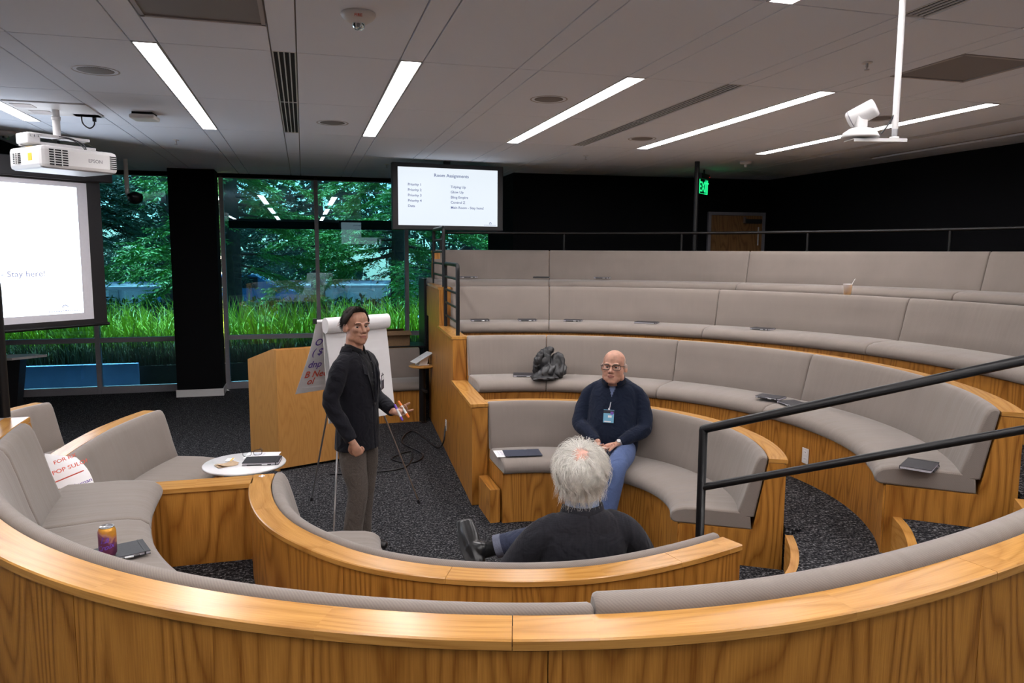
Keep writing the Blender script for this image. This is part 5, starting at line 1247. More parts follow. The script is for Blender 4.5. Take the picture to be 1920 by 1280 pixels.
def hand(mb, w0, d, n, thumb, curl=(.5, .5, .5, .5), sp=1.0, k=1.0, thumb_curl=.3, spread=0.0):
    """w0 wrist, d finger direction, n the way the palm faces, thumb +1/-1 : side n x d"""
    d = Vector(d).normalized(); n = Vector(n); n = (n-d*n.dot(d)).normalized(); s = d.cross(n)*thumb; w0 = Vector(w0)
    limb(mb, [w0-d*.02*k, w0+d*.03*k, w0+d*.075*k, w0+d*.098*k], [(.026*k, .019*k), (.034*k, .017*k), (.041*k, .0145*k), (.039*k, .011*k)], s)
    for i, L_ in enumerate((.074, .083, .077, .060)):
        b = w0+d*(.088-.004*abs(i-1.2))*k+s*(.0315-.0212*i)*k; dd = (d+s*(spread*(1.5-i))).normalized(); c = curl[i]; p = [b-dd*.018*k]; cur = b; ang = 0; p.append(b)
        for f_, seg_ in ((.46, 1), (.30, 1.1), (.24, .8)):
            ang += c*seg_; v = dd*cos(ang)+n*sin(ang); cur = cur+v*L_*f_*k; p.append(cur)
        limb(mb, p, [.0095*k, .0092*k, .0086*k, .0078*k, .0068*k], None, 10)
    tb_ = w0+d*.018*k+s*.026*k; v = (s*.75+d*.62+n*.25).normalized(); p = [tb_, tb_+v*.040*k]; v2 = (v+(d*.5+n*.5-s*.4)*thumb_curl).normalized(); p.append(p[-1]+v2*.034*k); v3 = (v2+(d*.4+n*.4-s*.5)*thumb_curl).normalized(); p.append(p[-1]+v3*.026*k)
    limb(mb, p, [.0145*k, .0115*k, .0098*k, .0080*k], None, 10)
def strands(name, roots, m, parent, r0=.0011, seg=5, gw=1.0):
    q = MB()
    for P, in roots: pass
def hairmesh(name, curves, m, parent, r0):
    vs = []; fs = []
    for C in curves:
        n = len(C); k0 = len(vs)
        for i, p in enumerate(C):
            t = (C[min(i+1, n-1)]-C[max(i-1, 0)]); t = t.normalized() if t.length > 1e-7 else Vector((0, 0, 1)); a, b = frame_of(t); r = r0*(1-.75*i/(n-1))
            for q_ in (0, 2.094, 4.189): vs.append(tuple(p+a*cos(q_)*r+b*sin(q_)*r))
        for i in range(n-1):
            for k in range(3): a = k0+i*3+k; b = k0+i*3+(k+1) % 3; fs.append((a, b, b+3, a+3))
    me = bpy.data.meshes.new(name); me.from_pydata(vs, [], fs); me.materials.append(m); me.polygons.foreach_set('use_smooth', [True]*len(fs)); return link(name, me, parent)
def collar(name, c, rx, ry, h, m, parent, gap=.35, front_drop=.03, flare=.012, th=.006, back=0):
    """a standing band round the neck, open at the front (+y), lower in front"""
    n = 40; vs = []; c = Vector(c)
    for i in range(n+1):
        a = gap+(2*pi-2*gap)*i/n; f_ = max(0, cos(a)); d = front_drop*f_**1.5; hh = h*(1-.25*f_)
        for (o, z) in ((flare, -hh*.5), (flare+th, -hh*.5), (th*1.0, hh*.5), (0, hh*.5)):
            vs.append(c+Vector((sin(a)*(rx+o), cos(a)*(ry+o), z-d+back*max(0, -cos(a)))))
    fs = []
    for i in range(n):
        for k in range(4): a = i*4+k; b = i*4+(k+1) % 4; fs.append((a, b, b+4, a+4))
    fs += [(0, 3, 2, 1), (n*4, n*4+1, n*4+2, n*4+3)]
    q = MB(); q.add(vs, fs, None, 0, True); return q.build(name, M[m], parent)
def lanyard_badge(center, right, up, label, col, cord=None):
    e = empty('name_badge', label, 'name badge'); mm = basis(center, right, up)
    q = MB(); box(q, (0, 0, 0), (.085, .105, .003), 0, None, .001); q.v = [tuple(mm @ Vector(p)) for p in q.v]; q.build('badge_card', M[col], e)
    q = MB(); box(q, (0, .058, 0), (.014, .016, .006)); q.v = [tuple(mm @ Vector(p)) for p in q.v]; q.build('clip', M['steel'], e)
    return e, mm
def person(label, at, face, skinm, sc=1.0):
    e = empty('person', label, 'person', at, atan2(face[1], face[0])-pi/2); e['skin_mat'] = skinm; e.scale = (sc,)*3; return e
def fuse_at(e): return None
# =============================================================== A: standing man
A_ = person('standing man in a black blazer and brown-grey trousers holding two markers', (.345, 5.42, 0), (.815, -.58), 'skin', 1.01)
HA = Matrix.Translation((-.005, .002, 1.655)) @ Matrix.Rotation(radians(-30), 4, 'Z') @ Matrix.Rotation(radians(2), 4, 'X') @ Matrix.Scale(1.10, 4)
b = MB(); head_parts(b, HA, .98, 1.0)
limb(b, [(0, -.02, 1.46), (0, -.012, 1.54), (0, -.005, 1.60)], [(.070, .065), (.060, .062), (.058, .062)], (1, 0, 0))
limb(b, [(0, 0, .90), (0, 0, 1.10), (0, -.01, 1.30), (0, -.01, 1.44), (0, -.01, 1.50)], [(.13, .09), (.12, .09), (.14, .09), (.12, .07), (.06, .05)], (1, 0, 0))
RW = Vector((.255, .115, .900)); LW = Vector((-.12, .225, 1.045))
RE = Vector((.275, -.035, 1.16)); LE = Vector((-.26, -.01, 1.13))
for S_, E_, W_2 in (((.16, -.01, 1.41), RE, RW), ((-.16, -.01, 1.41), LE, LW)): limb(b, [S_, E_, W_2], [.036, .032, .026])
limb(b, [(.08, 0, .90), (.085, .045, .50), (.10, -.01, .09)], [.065, .045, .032]); limb(b, [(-.08, 0, .90), (-.11, -.01, .50), (-.12, -.06, .08)], [.065, .045, .032])
hand(b, RW, (-.12, .45, -.88), (-.9, -.1, .1), -1, (1.25, 1.3, 1.35, 1.4), k=.98, thumb_curl=.9)
hand(b, LW, (.12, .95, -.02), (.35, .05, .93), -1, (.15, .75, .95, 1.05), k=1.0, thumb_curl=.1)
skin(b, 'body', [M['skin'], M['lip'], M['brow']], A_, .0042, 3, None, face_post(HA), face_pick(HA)); eyes(HA, A_, (.25, 1, -.06))
# hair of A
def cap_hair(HM, parent, m, seed, hair_line, thick=.011, L_=.03, n=2600, flow=None, r0=.0012, wide=1.0):
    r = np.random.default_rng(seed); q = MB(); T3 = HM.to_3x3()
    def surf(az, el, e_=0):
        v = Vector((sin(az)*cos(el), cos(az)*cos(el), sin(el))); c = Vector((0, -.010, .037)); return c+Vector((v.x*(.076*wide+e_), v.y*(.096+e_), v.z*(.088+e_))), v
    # shell
    vs = []; fs = []; idx = {}; NA, NE = 64, 26
    for i in range(NE+1):
        for k in range(NA):
            az = 2*pi*k/NA-pi; lo = hair_line(az); el = lo+(pi/2-lo)*i/NE; e_ = thick*min(1, i/2.0)*(1+.15*sin(az*9+el*7)); p, v = surf(az, el, e_); vs.append(HM @ p)
    for i in range(NE):
        for k in range(NA): a = i*NA+k; c = i*NA+(k+1) % NA; fs.append((a, c, c+NA, a+NA))
    q.add(vs, fs, None, 0, True); sh_ = q.build('hair', m, parent)
    cur = []
    for j in range(n):
        az = r.uniform(-pi, pi); lo = hair_line(az); el = np.arcsin(r.uniform(np.sin(lo), 1)); p, v = surf(az, el, thick*.6); f_ = flow(az, el, v, r); C = []
        for i in range(4): t = i/3; C.append(HM @ (p+v*(L_*.32*t)+f_*L_*t+Vector((0, 0, -.3*L_*t*t))))
        cur.append(C)
    hairmesh('hair_strands', cur, m, sh_, r0)
def hl_A(az):
    a = abs(az)
    if a < .75: return radians(44-4*a)
    if a < 1.25: return radians(41-(a-.75)/.5*42)
    if a < 1.55: return radians(-1-(a-1.25)/.3*16)
    if a < 1.95: return radians(-12)
    return radians(-14-(min(a, 2.6)-1.95)*36)
cap_hair(HA, A_, M['hair_d'], 2, hl_A, .009, .026, 2600, lambda az, el, v, r: (Vector((0, -.5 if abs(az) > .9 else .25, -.55 if el < .6 else .1))+Vector((r.uniform(-.3, .3), r.uniform(-.3, .3), r.uniform(-.2, .2)))), .0012)
# trousers, shoes
b = MB()
limb(b, [(0, 0, 1.02), (0, 0, .93), (0, .0, .86)], [(.155, .115), (.165, .122), (.15, .12)], (1, 0, 0))
limb(b, [(.08, 0, .90), (.095, .02, .68), (.085, .045, .50), (.095, .015, .28), (.10, -.01, .075)], [(.090, .105), (.082, .096), (.066, .074), (.062, .070), (.062, .075)], (1, 0, 0), dome=.15)
limb(b, [(-.08, 0, .90), (-.10, .0, .68), (-.11, -.01, .50), (-.115, -.04, .28), (-.12, -.06, .065)], [(.090, .105), (.080, .095), (.066, .074), (.062, .070), (.062, .075)], (1, 0, 0), dome=.15)
skin(b, 'trousers', M['trousers'], A_, .006, 5)
for s, y0 in ((.10, -.01), (-.12, -.06)):
    b = MB(); limb(b, [(s, y0-.07, .045), (s, y0+.02, .060), (s+.01*(1 if s > 0 else -1), y0+.12, .042), (s+.015*(1 if s > 0 else -1), y0+.19, .032)], [(.036, .040), (.040, .050), (.046, .034), (.036, .024)], (1, 0, 0)); box(b, (s+.004, y0+.06, .008), (.08, .27, .016), 0, None, .004); skin(b, 'shoe', M['shoe'], A_, .005, 3)
# blazer
b = MB()
limb(b, [(0, .0, .80), (0, .0, .92), (0, .005, 1.08), (0, .0, 1.24), (0, -.01, 1.38), (0, -.012, 1.455), (0, -.01, 1.495)], [(.195, .150), (.185, .142), (.172, .135), (.188, .138), (.200, .125), (.165, .095), (.085, .070)], (1, 0, 0), 28, dome=.05)
for s, S_, E_, W_2 in ((1, (.135, -.012, 1.425), RE, RW), (-1, (-.135, -.012, 1.425), LE, LW)):
    Sv = Vector(S_); E2 = Vector(E_); d = (W_2-E2).normalized(); limb(b, [Sv, Vector((.198*s, -.014, 1.375)), Sv.lerp(E2, .55)+Vector((.022*s, 0, 0)), E2, E2.lerp(W_2, .55), W_2-d*.015], [.058, .064, .062, .057, .052, .045], None, dome=(.9, .1))
def jp(c):
    r = np.zeros(len(c)); h = np.clip((c[:, 2]-1.13)/.36, 0, 1); r[(c[:, 1] > .02) & (np.abs(c[:, 0]) < .062*h) & (c[:, 2] > 1.13)] = 1; return r
def jpost(co):
    # front edge overlap and hem
    w_ = np.exp(-((co[:, 0]-.012)/.006)**2)*(co[:, 1] > .05)*(co[:, 2] < 1.13)*(co[:, 2] > .78); co[:, 1] -= .006*w_
    h = np.clip((co[:, 2]-1.13)/.36, 0, 1); v = (co[:, 1] > .02) & (np.abs(co[:, 0]) < .062*h) & (co[:, 2] > 1.13); co[v, 1] -= .010
    # sleeve creases
    z = co[:, 2]; arm = np.abs(co[:, 0]) > .20; co[:, 0] += np.where(arm, .0035*np.sin(z*85+co[:, 1]*30), 0)
    return co
skin(b, 'blazer', [M['jacket'], M['shirt_d']], A_, .0062, 4, None, jpost, jp)
for s in (-1, 1):
    q = MB(); pts = [(s*.060, .060, 1.475), (s*.085, .098, 1.395), (s*.096, .118, 1.345), (s*.070, .128, 1.335), (s*.045, .142, 1.25), (s*.012, .148, 1.135), (s*.004, .146, 1.13), (s*.040, .110, 1.38), (s*.050, .060, 1.48)]
    vs = [Vector(p)+Vector((0, .006, 0)) for p in pts]+[Vector(p) for p in pts]; n = len(pts)
    q.add(vs, [tuple(range(n)) if s < 0 else tuple(range(n))[::-1]]+[(i, (i+1) % n, (i+1) % n+n, i+n) for i in range(n)]); q.build('lapel', M['jacket'], A_)
    rbox('pocket_flap', (s*.125, .085, .96), (.10, .008, .035), M['jacket'], A_, .003, Matrix.Rotation(radians(-38*s), 3, 'Z'))
collar('shirt_collar', (0, -.010, 1.515), .062, .064, .050, 'shirt_d', A_, .30, .030, .010)
collar('blazer_collar', (0, -.018, 1.495), .078, .074, .045, 'jacket', A_, 1.15, .02, .018, .008)
for z in (1.42, 1.34, 1.26): lathe(MB(), [(0, .003), (.005, .002), (.0055, 0)], 12, (0, .118+.012*(1.42-z)/.16, z), Matrix.Rotation(radians(-90), 3, 'X')).build('button', M['black_plastic'], A_)
lathe(MB(), [(0, .004), (.009, .003), (.010, 0)], 14, (.004, .145, 1.12), Matrix.Rotation(radians(-90), 3, 'X')).build('button', M['black_plastic'], A_)
bpy.context.view_layer.update(); WA = A_.matrix_world
def toW(W, p): return W @ Vector(p)
be, bm2 = lanyard_badge(toW(WA, (-.075, .165, 1.265)), WA.to_3x3() @ Vector((-.95, -.3, 0)), (0, 0, 1), 'small dark name badge clipped to the blazer of the standing man', 'folder')
q = MB(); box(q, (0, .03, .002), (.07, .03, .001)); q.v = [tuple(bm2 @ Vector(p)) for p in q.v]; q.build('badge_print', M['paper'], be)
def marker(p0, p1, body_c, cap_c, lab):
    p0 = Vector(p0); p1 = Vector(p1); e = empty('marker_pen', lab, 'marker', group='marker pens in the hand of the standing man'); d = p1-p0
    tube(MB(), [p0+d*.30, p0+d*.78], .0085, 12).build('barrel', M['white_plastic'], e); tube(MB(), [p0, p0+d*.02, p0+d*.30], [.0065, .0082, .0092], 12).build('cap', M[cap_c], e)
    tube(MB(), [p0+d*.78, p0+d*.97, p1], [.0085, .008, .005], 12).build('barrel_end', M[body_c], e); return e
LH = LW+Vector((.035, .075, .025))
marker(toW(WA, LH+Vector((-.03, -.03, .055))), toW(WA, LH+Vector((.035, .085, -.040))), 'orange', 'orange', 'orange-capped white marker in the open hand of the standing man')
marker(toW(WA, LH+Vector((.0, -.045, .035))), toW(WA, LH+Vector((.06, .050, -.060))), 'purple', 'purple', 'purple-capped white marker in the open hand of the standing man')
# =============================================================== B: seated man in navy
Bf = (-.52, -.854)
B_ = person('seated bald man in glasses, navy sweater and blue trousers on the lowest far bench', (2.45, 5.70, -.045), Bf, 'skin2', 1.06)
HB = Matrix.Translation((-.01, .060, 1.245)) @ Matrix.Rotation(radians(-4), 4, 'Z') @ Matrix.Rotation(radians(5), 4, 'X') @ Matrix.Scale(1.12, 4)
b = MB(); head_parts(b, HB, 1.06, 1.16, ear=1.0)
ell(b, (0, .075, 1.222), (.045, .045, .03))
limb(b, [(0, -.05, 1.08), (0, -.015, 1.17), (0, .03, 1.26)], [(.085, .075), (.070, .070), (.066, .068)], (1, 0, 0))
limb(b, [(0, -.02, .60), (0, -.03, .80), (0, -.05, 1.0), (0, -.06, 1.10)], [(.15, .11), (.15, .11), (.14, .09), (.08, .06)], (1, 0, 0))
RWb = Vector((.075, .265, .700)); LWb = Vector((-.085, .255, .700)); REb = Vector((.250, .060, .79)); LEb = Vector((-.250, .060, .78))
for S_, E_, W_2 in (((.16, -.05, 1.03), REb, RWb), ((-.16, -.05, 1.03), LEb, LWb)): limb(b, [S_, E_, W_2], [.038, .034, .028])
hand(b, LWb, (.93, .30, -.16), (-.15, .15, -.95), 1, (.55, .6, .65, .7), k=1.02, thumb_curl=.3)
hand(b, RWb+Vector((0, .012, -.022)), (-.93, .32, -.16), (-.1, -.2, .95), 1, (.5, .5, .55, .6), k=1.0, thumb_curl=.3)
def stub(c, base=face_pick(HB)):
    r = base(c); inv = np.array(HB.inverted()); l = c @ inv[:3, :3].T + inv[:3, 3]
    side = (l[:, 2] > .0) & (l[:, 2] < .072) & ((l[:, 1] < -.01) | ((np.abs(l[:, 0]) > .072) & (l[:, 1] < .02))) & (np.abs(l).max(1) < .13); r[side & (r == 0)] = 3; return r
limb(b, [(.09, .02, .60), (.15, .44, .57), (.145, .48, .30), (.14, .47, .09)], [.06, .045, .036, .032]); limb(b, [(-.09, .02, .60), (-.10, .45, .56), (-.06, .56, .28), (-.04, .60, .09)], [.06, .045, .036, .032])
skin(b, 'body', [M['skin2'], M['lip'], M['brow2'], M['stubble']], B_, .0044, 3, None, face_post(HB), stub); eyes(HB, B_, (.12, 1, .05))
eyeglasses(HB @ Matrix.Translation((0, .094, .008)), M['black_plastic'], B_, w=.140, hh=.036, temple=.10)
b = MB()  # sweater
limb(b, [(0, .02, .555), (0, .02, .64), (0, .015, .76), (0, -.02, .90), (0, -.05, 1.02), (0, -.06, 1.095), (0, -.05, 1.14)], [(.185, .160), (.205, .175), (.205, .170), (.200, .150), (.200, .125), (.165, .095), (.090, .075)], (1, 0, 0), 28, dome=.1)
for s, S_, E_, W_2 in ((1, (.125, -.055, 1.065), REb, RWb), (-1, (-.125, -.055, 1.065), LEb, LWb)):
    Sv = Vector(S_); E2 = Vector(E_); d = (W_2-E2).normalized(); limb(b, [Sv, Vector((.192*s, -.055, 1.005)), Vector((.235*s, -.015, .90)), E2, E2.lerp(W_2, .5), W_2-d*.01], [.058, .066, .066, .060, .052, .040], None, dome=(.9, .1))
def bp_(c):
    r = np.zeros(len(c)); h = np.clip((c[:, 2]-1.02)/.14, 0, 1); r[(c[:, 1] > .0) & (np.abs(c[:, 0]) < .05*h) & (c[:, 2] > 1.02)] = 1; return r
def bpost(co):
    z = co[:, 2]; co[:, 0] += np.where(np.abs(co[:, 0]) > .22, .003*np.sin(z*70+co[:, 1]*40), 0); return co
skin(b, 'sweater', [M['navy'], M['tee']], B_, .0065, 4, None, bpost, bp_)
collar('sweater_collar', (0, -.022, 1.150), .076, .076, .052, 'navy', B_, .45, .045, .012, .008)
q = MB(); tube(q, [(0, .058, 1.055), (0, .080, 1.0), (0, .108, .93)], .0032, 6); q.build('zip', M['steel'], B_)
b = MB()
limb(b, [(0, -.03, .60), (0, .05, .615), (0, .14, .61)], [(.185, .10), (.19, .105), (.165, .085)], (1, 0, 0))
limb(b, [(.09, .02, .615), (.135, .24, .615), (.15, .44, .585), (.15, .49, .50), (.145, .48, .30), (.14, .47, .09)], [.098, .088, .076, .072, .064, .060], None, dome=.2)
limb(b, [(-.09, .02, .615), (-.12, .24, .610), (-.10, .45, .575), (-.09, .52, .48), (-.06, .56, .28), (-.04, .60, .09)], [.098, .088, .076, .072, .064, .060], None, dome=.2)
skin(b, 'trousers', M['chino'], B_, .007, 5)
for x, y in ((.14, .50), (-.04, .63)):
    b = MB(); limb(b, [(x, y-.09, .045), (x, y, .055), (x, y+.10, .042), (x, y+.17, .032)], [(.036, .04), (.04, .045), (.045, .034), (.036, .024)], (1, 0, 0)); skin(b, 'shoe', M['shoe'], B_, .006, 3)
# watch and ring
q = MB(); d = (LWb-LEb).normalized(); a, c = frame_of(d); lathe(q, [(.030, -.009), (.032, -.009), (.032, .009), (.030, .009)], 24, LWb-d*.002, Matrix((a, c, d)).transposed()); wt = q.build('wristwatch', M['steel'], B_)
q = MB(); nz_ = Vector((-.1, .55, .8)).normalized(); a, c = frame_of(nz_); lathe(q, [(0, .006), (.014, .006), (.016, .003), (.016, -.002)], 20, LWb+nz_*.030, Matrix((a, c, nz_)).transposed()); q.build('watch_face', M['white_metal'], wt)
bpy.context.view_layer.update(); WB = B_.matrix_world
be, bm2 = lanyard_badge(toW(WB, (.008, .166, .885)), WB.to_3x3() @ Vector((-1, 0, 0)), WB.to_3x3() @ Vector((0, -.28, 1)), 'pale blue name badge hanging on the navy sweater of the seated man', 'badge_blue' if 'badge_blue' in M else 'paper')
be.children[0].data.materials[0] = plain('pale blue badge print', (.16, .42, .60), .5)
for c_, s_, m_ in (((0, .036, .002), (.085, .026, .001), 'ink_black'), ((-.006, -.044, .002), (.055, .010, .001), 'paper'), ((.010, -.002, .002), (.030, .018, .001), 'paper'), ((.026, .026, .0028), (.024, .024, .001), 'purple')):
    q = MB(); box(q, c_, s_); q.v = [tuple(bm2 @ Vector(p)) for p in q.v]; q.build('badge_print', M[m_], be)
q = MB(); tube(q, [toW(WB, (0, .118, .985)), toW(WB, (.004, .150, .945))], .004, 6); q.build('lanyard', M['steel'], be)
# =============================================================== C: white-haired man seen from behind
C_ = person('white-haired man seen from behind in a dark checked jacket on the lowest near bench', (1.195, 3.17, 0), (.06, .998), 'skin3')
HC = Matrix.Translation((.0, -.045, 1.200)) @ Matrix.Rotation(radians(-14), 4, 'Z') @ Matrix.Rotation(radians(4), 4, 'X') @ Matrix.Scale(1.12, 4)
b = MB(); head_parts(b, HC, 1.02, 1.05)
limb(b, [(0, -.09, .98), (0, -.07, 1.06), (0, -.03, 1.16)], [(.08, .07), (.064, .066), (.062, .066)], (1, 0, 0))
limb(b, [(0, -.02, .58), (0, -.05, .80), (0, -.08, .98), (0, -.09, 1.04)], [(.15, .10), (.15, .10), (.14, .08), (.08, .05)], (1, 0, 0))
REc = Vector((.345, .03, .72)); LEc = Vector((-.315, .02, .72)); RWc = Vector((.20, .27, .66)); LWc = Vector((-.12, .26, .68))
for S_, E_, W_2 in (((.16, -.08, .94), REc, RWc), ((-.16, -.08, .94), LEc, LWc)): limb(b, [S_, E_, W_2], [.038, .034, .028])
hand(b, RWc, (-.8, .5, -.1), (0, -.1, -1), 1, (.5, .5, .5, .5)); hand(b, LWc, (.8, .5, -.1), (0, -.1, -1), -1, (.5, .5, .5, .5))
skin(b, 'body', [M['skin3'], M['lip'], M['brow2']], C_, .0048, 3, None, face_post(HC), face_pick(HC)); eyes(HC, C_)
b = MB()
limb(b, [(0, -.02, .52), (0, -.03, .66), (0, -.05, .82), (0, -.075, .94), (0, -.09, 1.01), (0, -.085, 1.05)], [(.215, .160), (.215, .165), (.220, .150), (.222, .128), (.175, .098), (.092, .076)], (1, 0, 0), 28, dome=.1)
for s, S_, E_, W_2 in ((1, (.130, -.088, .985), REc, RWc), (-1, (-.130, -.088, .985), LEc, LWc)):
    Sv = Vector(S_); E2 = Vector(E_); d = (W_2-E2).normalized(); limb(b, [Sv, Vector((.205*s, -.085, .935)), Sv.lerp(E2, .6)+Vector((.03*s, -.01, 0)), E2, E2.lerp(W_2, .5), W_2-d*.02], [.060, .070, .072, .066, .058, .048], None, dome=(.9, .1))
def cpost(co):
    co[:, 1] += .005*np.exp(-(co[:, 0]/.004)**2)*(co[:, 1] < -.05)   # centre back seam
    for s in (-1, 1):
        d = np.abs(co[:, 0]*s-.205+.35*(co[:, 2]-.9)**2); co[:, 1] += .005*np.exp(-(d/.005)**2)*(co[:, 1] < -.02)*(co[:, 2] > .78)
    return co
skin(b, 'jacket', M['jacket2'], C_, .0062, 4, None, cpost)
collar('jacket_collar', (0, -.078, 1.052), .084, .078, .055, 'jacket2', C_, .9, .03, .014, .008)
collar('shirt_collar', (0, -.070, 1.075), .070, .068, .050, 'blue_shirt', C_, .4, .03, .006, .005)
b = MB()
limb(b, [(0, -.03, .60), (0, .05, .62), (0, .12, .61)], [(.18, .09), (.185, .10), (.16, .085)], (1, 0, 0))
limb(b, [(-.09, .02, .61), (-.13, .24, .60), (-.15, .45, .57), (-.15, .50, .48), (-.15, .49, .28), (-.15, .48, .10)], [.095, .085, .074, .070, .060, .055], None, dome=.2)
limb(b, [(.09, .02, .62), (.13, .24, .66), (.14, .46, .70), (.06, .56, .69), (-.08, .60, .66), (-.235, .64, .615)], [.095, .085, .074, .068, .062, .060], None, dome=.2)
skin(b, 'trousers', M['navy_tr'], C_, .007, 5)
q = MB(); tube(q, [(-.225, .637, .618), (-.262, .647, .606)], .063, 20); q.build('trouser_hem', M['cuff'], C_)
b = MB(); limb(b, [(-.20, .63, .62), (-.30, .655, .590), (-.355, .67, .572)], [.042, .040, .042]); skin(b, 'sock', M['sock'], C_, .006, 3)
b = MB(); limb(b, [(-.36, .625, .535), (-.375, .68, .580), (-.385, .76, .640), (-.395, .83, .690)], [(.040, .040), (.042, .046), (.048, .034), (.038, .022)], (1, .1, .1)); limb(b, [(-.335, .655, .59), (-.385, .70, .59)], [.046, .044])
limb(b, [(-.395, .615, .545), (-.41, .72, .60), (-.42, .84, .695)], [(.038, .010), (.046, .010), (.034, .010)], (1, .1, .3)); skin(b, 'shoe', M['shoe'], C_, .005, 9)
b = MB(); limb(b, [(-.15, .40, .045), (-.15, .5, .055), (-.15, .6, .042), (-.15, .67, .032)], [(.036, .04), (.04, .045), (.045, .034), (.036, .024)], (1, 0, 0)); skin(b, 'shoe', M['shoe'], C_, .006, 3)
# thick wavy white hair with a thin crown
r = np.random.default_rng(9); cur = []
crown = Vector((-.012, -.060, .085)).normalized()
def hsurf(v, e_): return Vector((0, -.012, .035))+Vector((v.x*(.076+e_), v.y*(.097+e_), v.z*(.089+e_)))
cv = Vector((-.10, -.42, .90)).normalized()
RAD = Vector((.076, .097, .089)); HCEN = Vector((0, -.012, .035))
for j in range(9000):
    v = Vector(r.normal(size=3)).normalized(); az = atan2(v.x, v.y); el = math.asin(v.z)
    if el < radians(-50) or (abs(az) < 1.15 and el < radians(40)) or (abs(az) < 1.75 and el < radians(-8)) or (abs(az) < 2.2 and el < radians(-38)): continue
    dc = v.angle(cv)
    if dc < .50 and r.uniform() > .13+.6*(dc/.50)**2: continue
    L_ = r.uniform(.055, .105)*(.8 if dc < .7 else 1); clump = sin(az*13+el*5)*.55+sin(az*27-el*9+1)*.45; hmax = (r.uniform(.008, .042)+.012*clump)*min(1, max(.15, (dc-.15)/.5)); flick = r.uniform(-.1, .5); ph = clump*2.2+r.uniform(-.5, .5)
    p = hsurf(v, -.002); C = [HC @ p]; ns = 8; cur_p = hsurf(v, 0); hang = None
    for i in range(1, ns+1):
        t = i/ns; vv = Vector(((cur_p-HCEN).x/RAD.x, (cur_p-HCEN).y/RAD.y, (cur_p-HCEN).z/RAD.z)).normalized()
        nrm = Vector((vv.x/RAD.x, vv.y/RAD.y, vv.z/RAD.z)).normalized(); away = vv-cv*vv.dot(cv); away = away.normalized() if away.length > .02 else Vector((r.uniform(-1, 1), -1, 0)).normalized()
        sd = nrm.cross(Vector((0, 0, 1))); tg_ = (away*.8+Vector((0, 0, -.75))+sd*(.85*sin(ph+t*5.5))); tg_ = (tg_-nrm*tg_.dot(nrm)).normalized(); ds = L_/ns
        if hang is None and cur_p.z < -.005: hang = C[-1]
        if hang is not None:
            k_ = HC.to_3x3() @ (Vector((0, 0, -1))*ds+nrm*ds*flick*t+sd*ds*.5*sin(ph+t*6)); C.append(C[-1]+k_); continue
        cur_p = cur_p+tg_*ds; v2 = Vector(((cur_p-HCEN).x/RAD.x, (cur_p-HCEN).y/RAD.y, (cur_p-HCEN).z/RAD.z)).normalized(); cur_p = hsurf(v2, 0)
        C.append(HC @ hsurf(v2, hmax*sin(min(1, t*1.6)*pi/2)))
    cur.append(C)
hs = MB(); T3 = []
vs = []; NA, NE = 48, 18
def hl_C(az):
    a = abs(az)
    if a < 1.1: return radians(50)
    if a < 1.7: return radians(50-(a-1.1)/.6*60)
    return radians(-10-(min(a, 2.4)-1.7)*38)
for i in range(NE+1):
    for k in range(NA):
        az = 2*pi*k/NA-pi; lo = hl_C(az); el = lo+(radians(88)-lo)*i/NE; v = Vector((sin(az)*cos(el), cos(az)*cos(el), sin(el))); dc = v.angle(cv); e_ = .014*min(1, i/3)*max(0, min(1, (dc-.62)/.25))-.014*max(0, 1-dc/.68); vs.append(HC @ hsurf(v, e_))
hs.add(vs, [(i*NA+k, i*NA+(k+1) % NA, (i+1)*NA+(k+1) % NA, (i+1)*NA+k) for i in range(NE) for k in range(NA)], None, 0, True); hso = hs.build('hair', M['hair_w'], C_)
hairmesh('hair_strands', cur, M['hair_w'], hso, .0010)
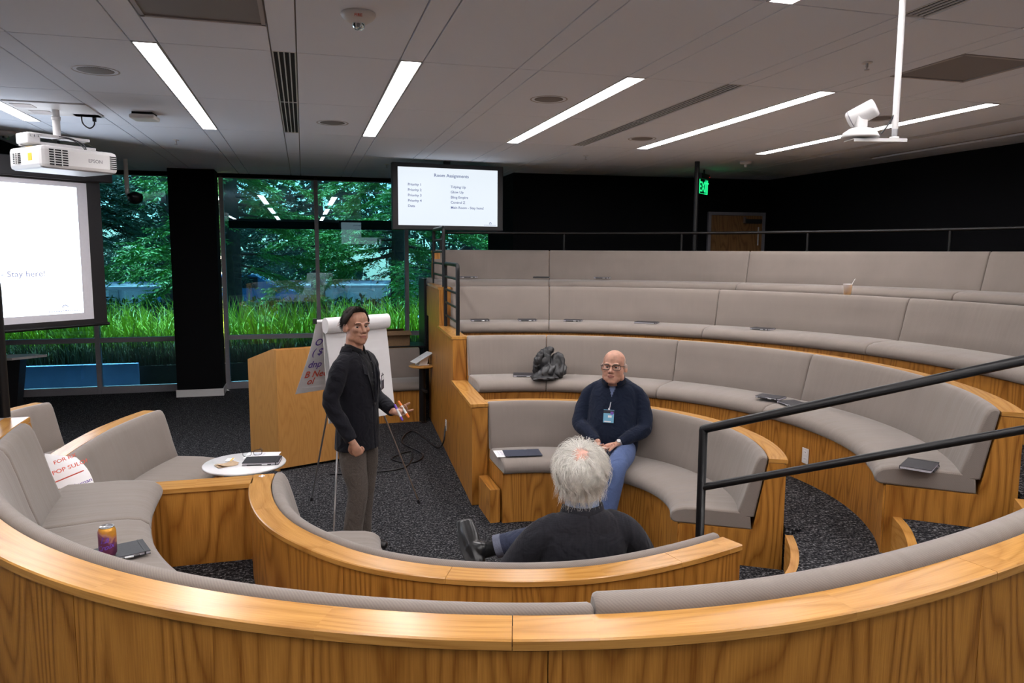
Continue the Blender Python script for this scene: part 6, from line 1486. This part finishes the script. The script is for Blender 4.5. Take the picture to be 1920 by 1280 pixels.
# dark jacket heaped on the second far bench
J = empty('jacket', 'crumpled black jacket heaped on the seat of the second far bench', 'jacket')
s_j = FAR[1].near(*tuple(ray_z(1030, 740, .98))[:2]); bestj = None
for i in range(int(FAR[1].len/.02)):
    a, n, t = FAR[1].at(i*.02); X = Vector((a.x+n.x*-.40, a.y+n.y*-.40, .98)); v = X-Vector((0, 0, EYE)); x = 960+FPX*v.dot(_r)/v.dot(_f)
    if bestj is None or abs(x-1028) < bestj[0]: bestj = (abs(x-1028), X, n)
J.location = bestj[1]
b = MB(); rj = np.random.default_rng(3)
limb(b, [(-.17, -.10, .02), (-.10, -.12, .05), (0, -.06, .07), (.12, -.03, .06)], [.035, .05, .07, .05])
limb(b, [(-.06, .02, .06), (-.05, .03, .16), (.0, .05, .24), (.05, .04, .27)], [(.09, .06), (.085, .055), (.06, .04), (.03, .03)])
limb(b, [(.03, .0, .05), (.07, .02, .14), (.10, .02, .20), (.13, -.01, .19), (.14, -.04, .12)], [(.08, .06), (.075, .05), (.05, .04), (.035, .03), (.03, .03)])
limb(b, [(-.10, .0, .10), (-.11, -.02, .18), (-.07, .0, .24)], [.045, .04, .03]); limb(b, [(.04, -.09, .03), (.10, -.10, .06), (.14, -.05, .10)], [.045, .045, .04])
limb(b, [(-.20, -.16, .015), (-.14, -.17, .02), (-.05, -.17, .02), (.04, -.15, .02)], [(.03, .012), (.04, .018), (.04, .02), (.03, .015)])
def jpost2(co):
    n = (np.abs(np.sin(co[:, 0]*34+np.sin(co[:, 2]*26)*2.2+co[:, 1]*24))-.6)*.013+(np.abs(np.sin(co[:, 2]*40+co[:, 0]*52-co[:, 1]*44))-.6)*.008; c = co-np.array((0, 0, .08)); l = np.linalg.norm(c, axis=1, keepdims=True)+1e-6; co += c/l*n[:, None]; co[:, 2] = np.maximum(co[:, 2], .0); return co
M['nylon'] = plain('black nylon', (.016, .016, .018), .42, noise=.2, bump=.4, scale=25)
skin(b, 'jacket_body', M['nylon'], J, .0045, 2, None, jpost2)
